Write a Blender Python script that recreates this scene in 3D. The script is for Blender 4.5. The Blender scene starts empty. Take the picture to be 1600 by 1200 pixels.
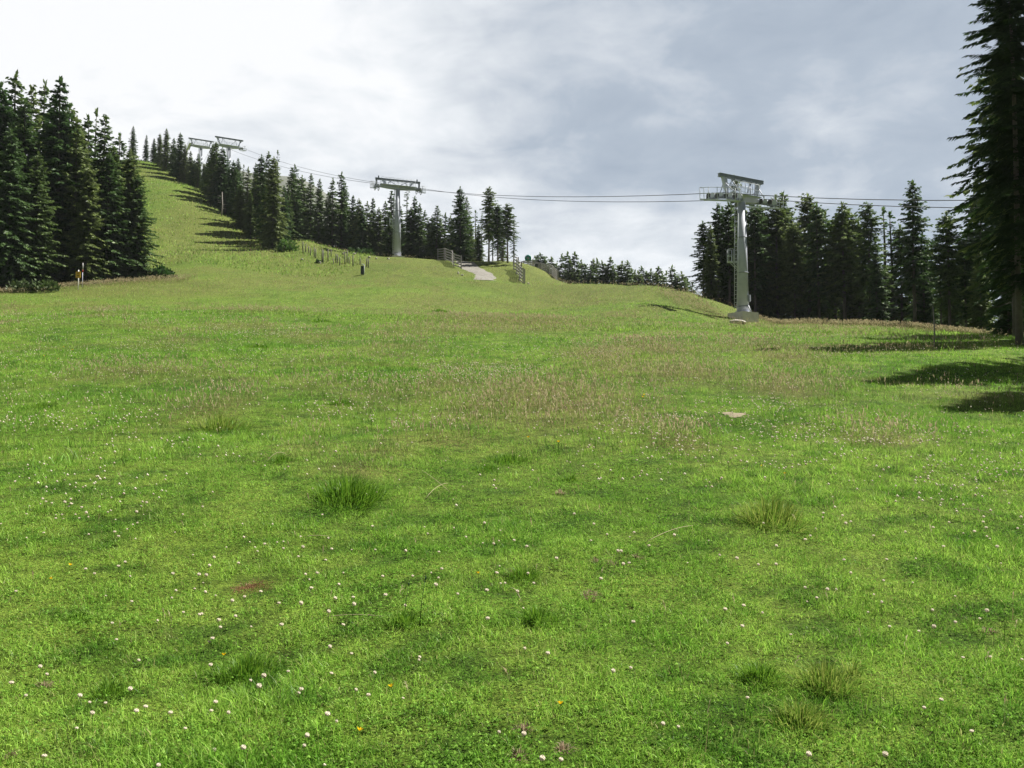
import bpy, math, random
import numpy as np
R = math.radians
scene = bpy.context.scene
col = scene.collection
rng = np.random.default_rng(7)
random.seed(7)

# ------------------------------------------------------------------ camera
F = 1400.0; CAMZ = 1.6; PITCH = math.atan(73 / F)
cp, sp = math.cos(PITCH), math.sin(PITCH)
cd = bpy.data.cameras.new('camera'); cam = bpy.data.objects.new('camera', cd); col.objects.link(cam)
cd.sensor_width = 36; cd.lens = 36 * F / 1600; cd.clip_end = 6000; cd.clip_start = 0.05
cam.location = (0, 0, CAMZ); cam.rotation_euler = (R(90) + PITCH, 0, 0)
scene.camera = cam

def unproj(px, py, Y):
    u, v = (px - 800) / F, (600 - py) / F
    d = np.array((u, cp - v * sp, sp + v * cp)); t = Y / d[1]
    return np.array((u * t, Y, CAMZ + d[2] * t))

# ------------------------------------------------------------------ noise
def vnoise(x, y, s, seed):
    x = np.asarray(x, float) / s; y = np.asarray(y, float) / s
    xi = np.floor(x).astype(np.int64); yi = np.floor(y).astype(np.int64)
    fx = x - xi; fy = y - yi
    fx = fx * fx * (3 - 2 * fx); fy = fy * fy * (3 - 2 * fy)
    def h(a, b):
        n = (a * 374761393 + b * 668265263 + seed * 974634541) & 0xffffffff
        n = ((n ^ (n >> 13)) * 1274126177) & 0xffffffff
        n = ((n ^ (n >> 16)) * 2246822519) & 0xffffffff
        return ((n ^ (n >> 15)) & 0xffffff) / float(0xffffff)
    a, b, c, d = h(xi, yi), h(xi + 1, yi), h(xi, yi + 1), h(xi + 1, yi + 1)
    return (a * (1 - fx) + b * fx) * (1 - fy) + (c * (1 - fx) + d * fx) * fy
def fbm(x, y, s, seed):
    return (vnoise(x, y, s, seed) + .5 * vnoise(x, y, s / 2.1, seed + 1) + .25 * vnoise(x, y, s / 4.3, seed + 2)) / 1.75
def sstep(a, b, x):
    t = np.clip((np.asarray(x, float) - a) / (b - a), 0, 1); return t * t * (3 - 2 * t)

# ------------------------------------------------------------------ terrain: thin plate spline through surveyed spots
ctrl_xyz = [(0, -12, -1.9), (-20, -12, -1.7), (20, -12, -2.0), (0, 0, 0), (0, 4, .63), (-4, 4, .64), (4, 4, .6), (0, 10, 1.58), (-8, 12, 1.95), (8, 12, 1.8), (-20, 5, .9), (20, 5, .5),
    (-20, 25, 4.2), (0, 25, 3.95), (0, 40, 6.3), (20, 20, 2.7), (12, 20, 3.0), (-18, 45, 7.6),
    (-95, 200, 50), (-71, 205, 55), (-57, 180, 48), (-80, 260, 58), (-40, 200, 42), (0, 200, 27),
    (-35, 142, 29.5), (-20, 150, 26), (-16, 136, 24), (-4, 127, 22.3), (6, 135, 19),
    (25, 82, 8.8), (40, 100, 8.5), (18, 95, 11.0), (60, 70, 6.5), (40, 50, 5.2), (60, 120, 8), (20, 130, 12), (30, 170, 12), (10, 165, 14), (50, 250, 14), (0, 250, 22),
    (12, 115, 13.5), (100, 100, 7), (100, 200, 12), (100, 20, 0), (60, 10, .5), (60, 30, 2.8),
    (-60, 60, 12), (-80, 90, 20), (-110, 150, 40), (-60, 20, 3.2), (-60, 100, 23), (-45, 90, 16.8), (-75, 130, 31), (-110, 60, 12), (-110, 20, 4), (-110, 260, 60), (100, 270, 14)]
ctrl_px = [(20, 458, 72), (122, 449, 75), (230, 437, 82), (100, 500, 48), (300, 480, 64), (300, 450, 78), (300, 415, 94), (250, 400, 100), (237, 330, 128), (235, 275, 158), (232, 252, 172),
    (300, 295, 148), (345, 335, 132), (405, 385, 116), (330, 380, 116), (300, 350, 124), (455, 392, 110), (480, 376, 118),
    (540, 393, 117), (500, 383, 119), (600, 402, 117), (480, 430, 97), (560, 428, 97), (640, 425, 98), (700, 440, 91), (740, 439, 92), (748, 421, 105), (720, 418, 108), (680, 406, 113), (650, 404, 116),
    (780, 424, 104), (800, 432, 101), (815, 443, 94), (830, 462, 84), (760, 462, 82), (600, 460, 79), (450, 452, 81),
    (900, 482, 70), (800, 490, 61), (900, 466, 80), (850, 452, 96),
    (820, 427, 128), (850, 430, 122), (870, 437, 115), (905, 450, 104), (950, 453, 96), (1000, 455, 88), (1030, 448, 80), (1075, 456, 75), (1110, 476, 70), (1161, 504, 64.5), (1161, 509, 59), (1161, 515, 52), (1200, 508, 61), (1130, 502, 62), (1190, 503, 68), (1040, 478, 62), (1050, 500, 51), (950, 500, 53),
    (1250, 506, 62), (1300, 508, 60), (1400, 512, 56), (1500, 523, 44), (1592, 534, 30), (1500, 560, 20.5), (1350, 530, 33)]
CP = np.array(ctrl_xyz + [tuple(unproj(*c)) for c in ctrl_px])
def tps_phi(d2):
    return np.where(d2 > 1e-9, .5 * d2 * np.log(np.maximum(d2, 1e-9)), 0)
def gnoise(x, y):
    d = np.sqrt(x * x + y * y); far = sstep(8, 40, d)
    return (fbm(x, y, 7, 3) - .5) * (.12 + .3 * far) + (vnoise(x, y, 1.7, 5) - .5) * .09 + (vnoise(x, y, .55, 6) - .5) * .035 * (1 - far)
CP[:, 2] -= gnoise(CP[:, 0], CP[:, 1])
n = len(CP)
K = tps_phi((CP[:, None, 0] - CP[None, :, 0]) ** 2 + (CP[:, None, 1] - CP[None, :, 1]) ** 2) + np.eye(n) * 1.0
P = np.c_[np.ones(n), CP[:, :2]]
A = np.block([[K, P], [P.T, np.zeros((3, 3))]])
W = np.linalg.solve(A, np.r_[CP[:, 2], 0, 0, 0])
GX0, GX1, GY0, GY1, GS = -130, 130, -20, 280, 1.0
gx = np.arange(GX0, GX1 + .1, GS); gy = np.arange(GY0, GY1 + .1, GS)
MX, MY = np.meshgrid(gx, gy)
GZ = np.empty(MX.shape)
for i in range(len(gy)):
    d2 = (MX[i][:, None] - CP[None, :, 0]) ** 2 + (MY[i][:, None] - CP[None, :, 1]) ** 2
    GZ[i] = tps_phi(d2) @ W[:n] + W[n] + W[n + 1] * MX[i] + W[n + 2] * MY[i]

PATH = None
def ground(x, y):
    x = np.asarray(x, float); y = np.asarray(y, float)
    fx = np.clip((x - GX0) / GS, 0, len(gx) - 1.001); fy = np.clip((y - GY0) / GS, 0, len(gy) - 1.001)
    i = fx.astype(int); j = fy.astype(int); fx = fx - i; fy = fy - j
    z = (GZ[j, i] * (1 - fx) + GZ[j, i + 1] * fx) * (1 - fy) + (GZ[j + 1, i] * (1 - fx) + GZ[j + 1, i + 1] * fx) * fy
    return z + gnoise(x, y)
G00 = float(ground(0, 0))
def gz(x, y): return float(ground(x, y))
def pix_ground(px, py, y0=2.0, y1=200):
    u, v = (px - 800) / F, (600 - py) / F
    d = np.array((u, cp - v * sp, sp + v * cp)); d /= d[1]
    Ys = np.concatenate([np.arange(y0, 30, .05), np.arange(30, y1, .2)])
    hit = (CAMZ + d[2] * Ys) <= ground(d[0] * Ys, Ys)
    k = np.argmax(hit) if hit.any() else len(Ys) - 1
    Y = Ys[k]
    return np.array((d[0] * Y, Y, gz(d[0] * Y, Y)))

# ------------------------------------------------------------------ materials
def mat(name, color=(.5, .5, .5), rough=.7, metal=0, noise=None, bump=0, attr=None, trans=0, objrand=0, spec=.4):
    m = bpy.data.materials.new(name); m.use_nodes = True
    nt = m.node_tree; N = nt.nodes; L = nt.links; N.clear()
    out = N.new('ShaderNodeOutputMaterial')
    if attr:
        a = N.new('ShaderNodeAttribute'); a.attribute_name = attr; csock = a.outputs['Color']
    else:
        rgb = N.new('ShaderNodeRGB'); rgb.outputs[0].default_value = (*color, 1); csock = rgb.outputs[0]
    tc = N.new('ShaderNodeTexCoord')
    if noise:
        sc, amt, c2 = noise
        nz = N.new('ShaderNodeTexNoise'); nz.inputs['Scale'].default_value = sc; nz.inputs['Detail'].default_value = 6; nz.inputs['Roughness'].default_value = .65
        L.new(tc.outputs['Object'], nz.inputs['Vector'])
        rp = N.new('ShaderNodeValToRGB'); rp.color_ramp.elements[0].position = .38; rp.color_ramp.elements[1].position = .66
        L.new(nz.outputs['Fac'], rp.inputs['Fac'])
        mul = N.new('ShaderNodeMath'); mul.operation = 'MULTIPLY'; mul.inputs[1].default_value = amt; L.new(rp.outputs['Color'], mul.inputs[0])
        mx = N.new('ShaderNodeMixRGB'); L.new(mul.outputs[0], mx.inputs['Fac']); L.new(csock, mx.inputs['Color1']); mx.inputs['Color2'].default_value = (*c2, 1)
        csock = mx.outputs['Color']
    if objrand:
        oi = N.new('ShaderNodeObjectInfo'); mr = N.new('ShaderNodeMapRange')
        mr.inputs['To Min'].default_value = 1 - objrand; mr.inputs['To Max'].default_value = 1 + objrand
        L.new(oi.outputs['Random'], mr.inputs['Value'])
        hs = N.new('ShaderNodeHueSaturation'); L.new(csock, hs.inputs['Color']); L.new(mr.outputs[0], hs.inputs['Value'])
        mr2 = N.new('ShaderNodeMapRange'); mr2.inputs['To Min'].default_value = .53; mr2.inputs['To Max'].default_value = .47
        L.new(oi.outputs['Random'], mr2.inputs['Value']); L.new(mr2.outputs[0], hs.inputs['Hue'])
        csock = hs.outputs['Color']
    if trans:
        df = N.new('ShaderNodeBsdfDiffuse'); tr = N.new('ShaderNodeBsdfTranslucent'); ms = N.new('ShaderNodeMixShader'); ms.inputs[0].default_value = trans
        L.new(csock, df.inputs['Color']); L.new(csock, tr.inputs['Color']); L.new(df.outputs[0], ms.inputs[1]); L.new(tr.outputs[0], ms.inputs[2])
        sh = ms.outputs[0]
        if spec:
            gl = N.new('ShaderNodeBsdfGlossy'); gl.inputs['Roughness'].default_value = rough; ms2 = N.new('ShaderNodeMixShader'); ms2.inputs[0].default_value = spec
            L.new(sh, ms2.inputs[1]); L.new(gl.outputs[0], ms2.inputs[2]); sh = ms2.outputs[0]
        L.new(sh, out.inputs['Surface'])
    else:
        b = N.new('ShaderNodeBsdfPrincipled'); b.inputs['Roughness'].default_value = rough; b.inputs['Metallic'].default_value = metal
        b.inputs['Specular IOR Level'].default_value = spec
        L.new(csock, b.inputs['Base Color'])
        if bump:
            bz = N.new('ShaderNodeTexNoise'); bz.inputs['Scale'].default_value = bump[0]; bz.inputs['Detail'].default_value = 5
            L.new(tc.outputs['Object'], bz.inputs['Vector'])
            bp = N.new('ShaderNodeBump'); bp.inputs['Strength'].default_value = bump[1]; bp.inputs['Distance'].default_value = bump[2]
            L.new(bz.outputs['Fac'], bp.inputs['Height']); L.new(bp.outputs[0], b.inputs['Normal'])
        L.new(b.outputs[0], out.inputs['Surface'])
    return m
M = {}
M['steel'] = mat('galvanised_steel', (.50, .53, .62), .6, 0, (2.2, .6, (.38, .41, .49)), (9, .12, .02))
M['steel_dark'] = mat('weathered_steel', (.26, .285, .335), .6, 0, (3, .5, (.12, .145, .16)))
M['steel_pale'] = mat('pale_zinc', (.50, .545, .58), .6, 0, (4, .4, (.38, .41, .44)))
M['rubber'] = mat('sheave_rubber', (.05, .05, .05), .7)
M['concrete'] = mat('concrete', (.70, .68, .65), .9, 0, (3.5, .6, (.54, .52, .49)), (14, .3, .02))
M['rope'] = mat('rope_steel', (.09, .095, .1), .5, .4, (20, .3, (.06, .06, .07)))
M['needles'] = mat('spruce_needles', attr='col', trans=.30, rough=.55, objrand=.28, spec=.03)
M['bark'] = mat('spruce_bark', (.14, .128, .108), .95, 0, (6, .7, (.085, .078, .065)), (18, .6, .03), objrand=.25)
M['deadwood'] = mat('dead_wood', (.30, .28, .25), .95, 0, (7, .6, (.2, .18, .16)), (20, .4, .02))
M['wood'] = mat('grey_fence_wood', (.34, .33, .32), .9, 0, (5, .6, (.22, .21, .205)), (25, .4, .01))
M['grass'] = mat('grass_blades', attr='col', trans=.42, rough=.45, spec=.012)
M['leaf'] = mat('clover_leaf', attr='col', trans=.3, rough=.6, spec=0)
M['flower'] = mat('flower_petals', attr='col', trans=.3, rough=.6, spec=0)
M['rock'] = mat('pale_rock', (.48, .45, .40), .9, 0, (5, .6, (.33, .31, .27)), (9, .6, .05))
M['sand'] = mat('sandy_soil', (.21, .175, .11), .95, 0, (9, .7, (.14, .12, .075)), (30, .6, .02))
M['stake'] = mat('stake_wood', (.13, .125, .115), .9, 0, (8, .5, (.08, .075, .07)))
M['gravel'] = mat('gravel', (.21, .20, .18), .95, 0, (1.6, .8, (.13, .125, .105)), (25, .6, .03))
M['yellow'] = mat('yellow_paint', (.62, .36, .012), .5, 0, (8, .25, (.5, .28, .01)))
M['white'] = mat('white_paint', (.72, .72, .69), .5, 0, (6, .3, (.55, .55, .52)))
M['black'] = mat('black_paint', (.02, .02, .02), .6)
M['red'] = mat('red_paint', (.45, .05, .03), .6)
M['green_box'] = mat('dark_green_plastic', (.012, .035, .022), .5, 0, (7, .4, (.02, .03, .025)))
M['teal'] = mat('teal_paint', (.03, .27, .24), .5, 0, (5, .4, (.02, .2, .19)))

def ground_material():
    m = bpy.data.materials.new('meadow_ground'); m.use_nodes = True; nt = m.node_tree; N = nt.nodes; L = nt.links
    b = N['Principled BSDF']; b.inputs['Roughness'].default_value = .95; b.inputs['Specular IOR Level'].default_value = .1
    tc = N.new('ShaderNodeTexCoord'); at = N.new('ShaderNodeAttribute'); at.attribute_name = 'col'
    def nz(s, d=6):
        q = N.new('ShaderNodeTexNoise'); q.inputs['Scale'].default_value = s; q.inputs['Detail'].default_value = d; q.inputs['Roughness'].default_value = .7
        L.new(tc.outputs['Object'], q.inputs['Vector']); return q
    a = nz(9); c = nz(.9)
    r1 = N.new('ShaderNodeValToRGB'); r1.color_ramp.elements[0].color = (.5, .48, .4, 1); r1.color_ramp.elements[1].color = (1.45, 1.45, 1.4, 1)
    r1.color_ramp.elements[0].position = .35; r1.color_ramp.elements[1].position = .68
    L.new(a.outputs['Fac'], r1.inputs['Fac'])
    mx = N.new('ShaderNodeMixRGB'); mx.blend_type = 'MULTIPLY'; mx.inputs['Fac'].default_value = 1
    L.new(at.outputs['Color'], mx.inputs['Color1']); L.new(r1.outputs['Color'], mx.inputs['Color2'])
    r2 = N.new('ShaderNodeValToRGB'); r2.color_ramp.elements[0].color = (.8, .85, .8, 1); r2.color_ramp.elements[1].color = (1.2, 1.12, 1.1, 1)
    L.new(c.outputs['Fac'], r2.inputs['Fac'])
    m2 = N.new('ShaderNodeMixRGB'); m2.blend_type = 'MULTIPLY'; m2.inputs['Fac'].default_value = 1
    L.new(mx.outputs['Color'], m2.inputs['Color1']); L.new(r2.outputs['Color'], m2.inputs['Color2'])
    f_ = nz(95, 4); r3 = N.new('ShaderNodeValToRGB'); r3.color_ramp.elements[0].color = (.35, .38, .35, 1); r3.color_ramp.elements[1].color = (1.9, 1.75, 1.6, 1); r3.color_ramp.elements[0].position = .38; r3.color_ramp.elements[1].position = .66
    L.new(f_.outputs['Fac'], r3.inputs['Fac'])
    m3 = N.new('ShaderNodeMixRGB'); m3.blend_type = 'MULTIPLY'; m3.inputs['Fac'].default_value = 1
    L.new(m2.outputs['Color'], m3.inputs['Color1']); L.new(r3.outputs['Color'], m3.inputs['Color2'])
    L.new(m3.outputs['Color'], b.inputs['Base Color'])
    g = nz(28); bp = N.new('ShaderNodeBump'); bp.inputs['Strength'].default_value = .8; bp.inputs['Distance'].default_value = .05
    L.new(g.outputs['Fac'], bp.inputs['Height']); L.new(bp.outputs[0], b.inputs['Normal'])
    return m
M['ground'] = ground_material()

# ------------------------------------------------------------------ object helpers
def tag(o, label=None, cat=None, group=None, kind=None):
    if label: o['label'] = label
    if cat: o['category'] = cat
    if group: o['group'] = group
    if kind: o['kind'] = kind
    return o
def empty(name, loc, rz=0):
    o = bpy.data.objects.new(name, None); col.objects.link(o); o.location = loc; o.rotation_euler = (0, 0, rz); o.empty_display_size = .3
    return o
def link(name, me, parent=None, loc=None):
    o = bpy.data.objects.new(name, me); col.objects.link(o)
    if parent: o.parent = parent
    if loc is not None: o.location = loc
    return o
def np_mesh(name, verts, sizes, loops, m, colors=None, smooth=False):
    me = bpy.data.meshes.new(name)
    verts = np.asarray(verts, np.float32); sizes = np.asarray(sizes, np.int32); loops = np.asarray(loops, np.int32)
    me.vertices.add(len(verts)); me.vertices.foreach_set('co', verts.ravel())
    me.loops.add(len(loops)); me.loops.foreach_set('vertex_index', loops)
    me.polygons.add(len(sizes)); st = np.zeros(len(sizes), np.int32); st[1:] = np.cumsum(sizes)[:-1]
    me.polygons.foreach_set('loop_start', st)
    if smooth: me.polygons.foreach_set('use_smooth', np.ones(len(sizes), bool))
    me.update(calc_edges=True)
    if colors is not None:
        at = me.attributes.new('col', 'FLOAT_COLOR', 'FACE' if len(colors) == len(sizes) else 'POINT')
        c = np.ones((len(colors), 4), np.float32); c[:, :3] = colors
        at.data.foreach_set('color', c.ravel())
    me.materials.append(m)
    return me
class MB:
    def __init__(s): s.v = []; s.f = []; s.sm = []
    def box(s, c, size, rot=None, taper=1.0, bev=0):
        c = np.array(c, float); h = np.array(size, float) / 2; i0 = len(s.v)
        for z in (-1, 1):
            k = taper if z > 0 else 1
            for x, y in ((-1, -1), (1, -1), (1, 1), (-1, 1)):
                p = np.array((x * h[0] * k, y * h[1] * k, z * h[2]))
                if rot is not None: p = rot @ p
                s.v.append(c + p)
        for f in ((3, 2, 1, 0), (4, 5, 6, 7), (0, 1, 5, 4), (1, 2, 6, 5), (2, 3, 7, 6), (3, 0, 4, 7)): s.f.append(tuple(i0 + q for q in f)); s.sm.append(False)
        return s
    def beam(s, a, b, w, h=None, up=(0, 0, 1)):
        a = np.array(a, float); b = np.array(b, float); h = h or w
        d = b - a; L = np.linalg.norm(d); d /= L; up = np.array(up, float)
        x = np.cross(d, up)
        if np.linalg.norm(x) < 1e-4: x = np.cross(d, (1, 0, 0))
        x /= np.linalg.norm(x); y = np.cross(x, d)
        return s.box((a + b) / 2, (w, h, L), np.c_[x, y, d])
    def tube(s, pts, rad, nn=8, caps=True):
        pts = [np.array(p, float) for p in pts]
        rad = [rad] * len(pts) if np.isscalar(rad) else rad
        i0 = len(s.v); px = None
        for k, p in enumerate(pts):
            d = pts[min(k + 1, len(pts) - 1)] - pts[max(k - 1, 0)]; d = d / (np.linalg.norm(d) + 1e-9)
            if px is None:
                px = np.cross(d, (0, 1, 0.01))
                if np.linalg.norm(px) < .1: px = np.cross(d, (1, 0, 0))
            px = px - d * np.dot(px, d); px /= np.linalg.norm(px); py = np.cross(d, px)
            for q in range(nn):
                a = 2 * math.pi * q / nn; s.v.append(p + rad[k] * (math.cos(a) * px + math.sin(a) * py))
        for k in range(len(pts) - 1):
            for q in range(nn):
                a = i0 + k * nn + q; b = i0 + k * nn + (q + 1) % nn
                s.f.append((a, b, b + nn, a + nn)); s.sm.append(True)
        if caps:
            s.f.append(tuple(i0 + q for q in range(nn))[::-1]); s.sm.append(False)
            s.f.append(tuple(i0 + (len(pts) - 1) * nn + q for q in range(nn))); s.sm.append(False)
        return s
    def mesh(s, name, m):
        me = bpy.data.meshes.new(name); me.from_pydata([tuple(p) for p in s.v], [], s.f)
        me.polygons.foreach_set('use_smooth', s.sm); me.materials.append(m); me.update(); return me
    def build(s, name, m, parent=None, loc=None): return link(name, s.mesh(name, m), parent, loc)

# ------------------------------------------------------------------ world and sun
AZ, EL = R(60), R(54)           # sun to the right of the view, ahead
w = bpy.data.worlds.new('World'); scene.world = w; w.use_nodes = True
nt = w.node_tree; N = nt.nodes; L = nt.links; N.clear()
out = N.new('ShaderNodeOutputWorld'); bg = N.new('ShaderNodeBackground'); L.new(bg.outputs[0], out.inputs['Surface']); bg.inputs['Strength'].default_value = 1
sky = N.new('ShaderNodeTexSky'); sky.sky_type = 'NISHITA'; sky.sun_disc = False; sky.sun_elevation = EL; sky.sun_rotation = AZ; sky.altitude = 1400
bg.inputs['Strength'].default_value = .05
tc = N.new('ShaderNodeTexCoord')
def mth(op, a, b=None, clamp=False):
    q = N.new('ShaderNodeMath'); q.operation = op; q.use_clamp = clamp
    for i, v in enumerate((a, b)):
        if v is None: continue
        if isinstance(v, (int, float)): q.inputs[i].default_value = v
        else: L.new(v, q.inputs[i])
    return q.outputs[0]
def mrange(v, a, b, c, d):
    q = N.new('ShaderNodeMapRange'); q.interpolation_type = 'SMOOTHSTEP'
    L.new(v, q.inputs['Value'])
    for nme, x in (('From Min', a), ('From Max', b), ('To Min', c), ('To Max', d)): q.inputs[nme].default_value = x
    return q.outputs[0]
sx = N.new('ShaderNodeSeparateXYZ'); L.new(tc.outputs['Generated'], sx.inputs[0])
X, Y_, Z_ = sx.outputs
up = mth('MAXIMUM', mth('ADD', Z_, .22), .05)
cv = N.new('ShaderNodeCombineXYZ'); L.new(mth('DIVIDE', X, up), cv.inputs[0]); L.new(mth('DIVIDE', Y_, up), cv.inputs[1]); L.new(mth('MULTIPLY', Z_, 1.2), cv.inputs[2])
def wnoise(s, d, dist=0, off=0):
    q = N.new('ShaderNodeTexNoise'); q.inputs['Scale'].default_value = s; q.inputs['Detail'].default_value = d; q.inputs['Roughness'].default_value = .55; q.inputs['Distortion'].default_value = dist
    mp = N.new('ShaderNodeMapping'); mp.inputs['Location'].default_value = (off, off * .7, off * 1.3); L.new(cv.outputs[0], mp.inputs['Vector']); L.new(mp.outputs[0], q.inputs['Vector'])
    return q.outputs['Fac']
n1 = wnoise(.9, 7, .3, 3.1); n2 = wnoise(2.6, 8, .4, 8.7); n3 = wnoise(6.5, 8, .5, 1.7)
# cloud thickness: thin and bright to the left (north-west), thick and blue grey to the right
thick = mth('ADD', mth('ADD', mth('MULTIPLY', mth('ADD', X, .03), 1.15), mth('MULTIPLY', mth('SUBTRACT', Z_, .17), 1.0)), mth('ADD', mth('MULTIPLY', mth('SUBTRACT', n1, .5), 1.9), mth('ADD', mth('MULTIPLY', mth('SUBTRACT', n2, .5), 1.15), mth('MULTIPLY', mth('SUBTRACT', n3, .5), .75))))
cr = N.new('ShaderNodeValToRGB'); el = cr.color_ramp.elements
el[0].position = .31; el[0].color = (9.4, 9.45, 9.5, 1); el[1].position = 1.0; el[1].color = (3.1, 3.7, 4.5, 1)
e = el.new(.42); e.color = (8.1, 8.35, 8.6, 1); e = el.new(.78); e.color = (4.0, 4.6, 5.35, 1); e = el.new(.60); e.color = (6.0, 6.4, 6.9, 1)
L.new(mth('ADD', mth('MULTIPLY', thick, .62), .40), cr.inputs['Fac'])
back = mth('MULTIPLY', mrange(Y_, -.15, .6, .22, 1.0), mrange(Z_, .5, .8, 1.0, .4))      # unseen sky behind and overhead, dimmed to cut fill and deepen shadows
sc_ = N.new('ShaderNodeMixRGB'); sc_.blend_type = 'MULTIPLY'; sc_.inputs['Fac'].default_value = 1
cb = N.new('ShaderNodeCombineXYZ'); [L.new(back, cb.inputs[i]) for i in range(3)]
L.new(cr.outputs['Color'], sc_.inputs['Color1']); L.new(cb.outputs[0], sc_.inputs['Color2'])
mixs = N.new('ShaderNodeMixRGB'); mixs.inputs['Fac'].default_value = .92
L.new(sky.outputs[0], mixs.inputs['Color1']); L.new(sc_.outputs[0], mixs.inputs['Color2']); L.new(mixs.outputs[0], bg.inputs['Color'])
sd = bpy.data.lights.new('sun', 'SUN'); sd.energy = 5.0; sd.angle = R(.5); sd.color = (1, .95, .86)
sun = bpy.data.objects.new('sun', sd); col.objects.link(sun); sun.location = (60, 40, 90)
sun.rotation_euler = (R(90) - EL, 0, math.pi - AZ)
scene.view_settings.view_transform = 'Standard'; scene.view_settings.look = 'None'; scene.view_settings.exposure = 1.15; scene.view_settings.gamma = 1
scene.cycles.max_bounces = 5; scene.cycles.diffuse_bounces = 3; scene.cycles.transmission_bounces = 4; scene.cycles.transparent_max_bounces = 4
scene.cycles.volume_bounces = 0

# ------------------------------------------------------------------ meadow colours as fields over the ground
dry_px = [(340, 635, 60, 25), (850, 620, 160, 40), (1215, 605, 70, 22), (1080, 585, 90, 20), (800, 500, 130, 10), (950, 560, 80, 20), (1380, 690, 80, 16), (700, 690, 90, 16), (600, 700, 60, 14),
          (560, 735, 60, 16), (1020, 545, 70, 12), (1230, 560, 60, 12), (1060, 690, 60, 22), (470, 700, 60, 16), (760, 640, 80, 20), (700, 600, 60, 14)]
DRY = []
for px, py, wx, wy in dry_px:
    c = pix_ground(px, py); e1 = pix_ground(px + wx, py); f1 = pix_ground(px, py - wy); f0 = pix_ground(px, py + wy)
    DRY.append((c[0], c[1], abs(e1[0] - c[0]), max(.3, .5 * abs(f1[1] - f0[1]))))
def dryness(x, y):
    d = np.zeros(np.shape(x))
    for cx, cy, a, b in DRY:
        q = ((x - cx) / a) ** 2 + ((y - cy) / b) ** 2
        d = np.maximum(d, np.exp(-q * 1.1))
    d = d * (.45 + 1.0 * fbm(x, y, 1.3, 21))
    crest = sstep(86, 100, y) * sstep(-40, -26, x) * .45 + .55 * sstep(60, 70, y) * sstep(8, 14, x)
    edge = np.exp(-((y - (66 - .25 * (x - 12))) / 7) ** 2) * sstep(10, 16, x)
    mid = sstep(28, 45, y) * .5 * sstep(.40, .62, fbm(x, y, 16, 31))
    nearmid = sstep(9, 14, y) * .55 * sstep(.5, .72, fbm(x, y, 3.2, 33))
    return np.clip(np.maximum.reduce([d, crest * (.4 + .8 * fbm(x, y, 5, 32)), edge * .5, mid, nearmid]), 0, 1)
def grass_color(x, y, r):
    d = dryness(x, y)
    p = fbm(x, y, 2.2, 41); q = fbm(x, y, 9, 42); s = fbm(x, y, .38, 43)
    far = sstep(15, 90, y)
    a = np.array((.132, .310, .028)); b = np.array((.320, .510, .085)); c = np.array((.054, .175, .016))
    t = sstep(.28, .72, .34 * p + .2 * q + .46 * s + (r[:, 0] - .5) * .3 + .06 * far)[:, None]
    k = a * (1 - t) + b * t
    dk = (sstep(.52, .70, .16 * fbm(x, y, .8, 44) + .84 * fbm(x, y, .17, 45)) * (1 - .5 * far))[:, None] * .7
    k = k * (1 - dk) + c * dk
    pf = (.38 * sstep(22, 75, y) * (.5 + fbm(x, y, 6, 46)))[:, None]     # more flowering grass higher up
    k = k * (1 - pf) + np.array((.31, .46, .12)) * pf
    straw = np.array((.38, .33, .16)); pink = np.array((.33, .25, .15))
    sc = straw * r[:, 1:2] + pink * (1 - r[:, 1:2])
    dd = (d * (.25 + .75 * (r[:, 2] > .45)))[:, None] * .62
    k = k * (1 - dd) + sc * dd
    st = (r[:, 3] > .93)[:, None] * .7
    k = k * (1 - st) + straw * st
    return k * (.55 + .95 * r[:, 4:5])

# ground sheet, finer near the viewpoint
def warp(a, b, nn, s):
    t = np.linspace(-1, 1, nn); q = np.sinh(t * s) / math.sinh(s); return np.where(q < 0, -q * a, q * b)
xs = warp(-700, 700, 421, 5.2); ys = -60 + (np.exp(np.linspace(0, 1, 520) * 4.2) - 1) / (math.exp(4.2) - 1) * 900
ys = np.unique(np.concatenate([np.arange(-60, 0, 2.0), np.arange(0, 12, .12), 12 * np.exp(np.linspace(0, math.log(75), 380))]))
X2, Y2 = np.meshgrid(xs, ys); Z2 = ground(X2, Y2)
nx, ny = len(xs), len(ys)
idx = np.arange(nx * ny).reshape(ny, nx)
quads = np.stack([idx[:-1, :-1], idx[:-1, 1:], idx[1:, 1:], idx[1:, :-1]], -1).reshape(-1, 4)
xf, yf = X2.ravel(), Y2.ravel()
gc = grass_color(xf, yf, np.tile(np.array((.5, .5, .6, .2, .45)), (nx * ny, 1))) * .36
forest = np.maximum(sstep(72, 78, yf - .0 * xf) * sstep(14, 19, xf), np.maximum(sstep(118, 124, yf + .35 * (xf + 20)) * sstep(-30, -22, xf) * (1 - sstep(2, 8, xf)), sstep(2, 8, (yf - 74) - (xf + 42) * .9) * (1 - sstep(-46, -40, xf)) * (1 - sstep(-56, -50, -yf * .0 + xf) * 0)))[:, None]
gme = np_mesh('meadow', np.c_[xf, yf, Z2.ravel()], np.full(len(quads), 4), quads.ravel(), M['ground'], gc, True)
tag(link('meadow', gme), kind='structure')

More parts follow.
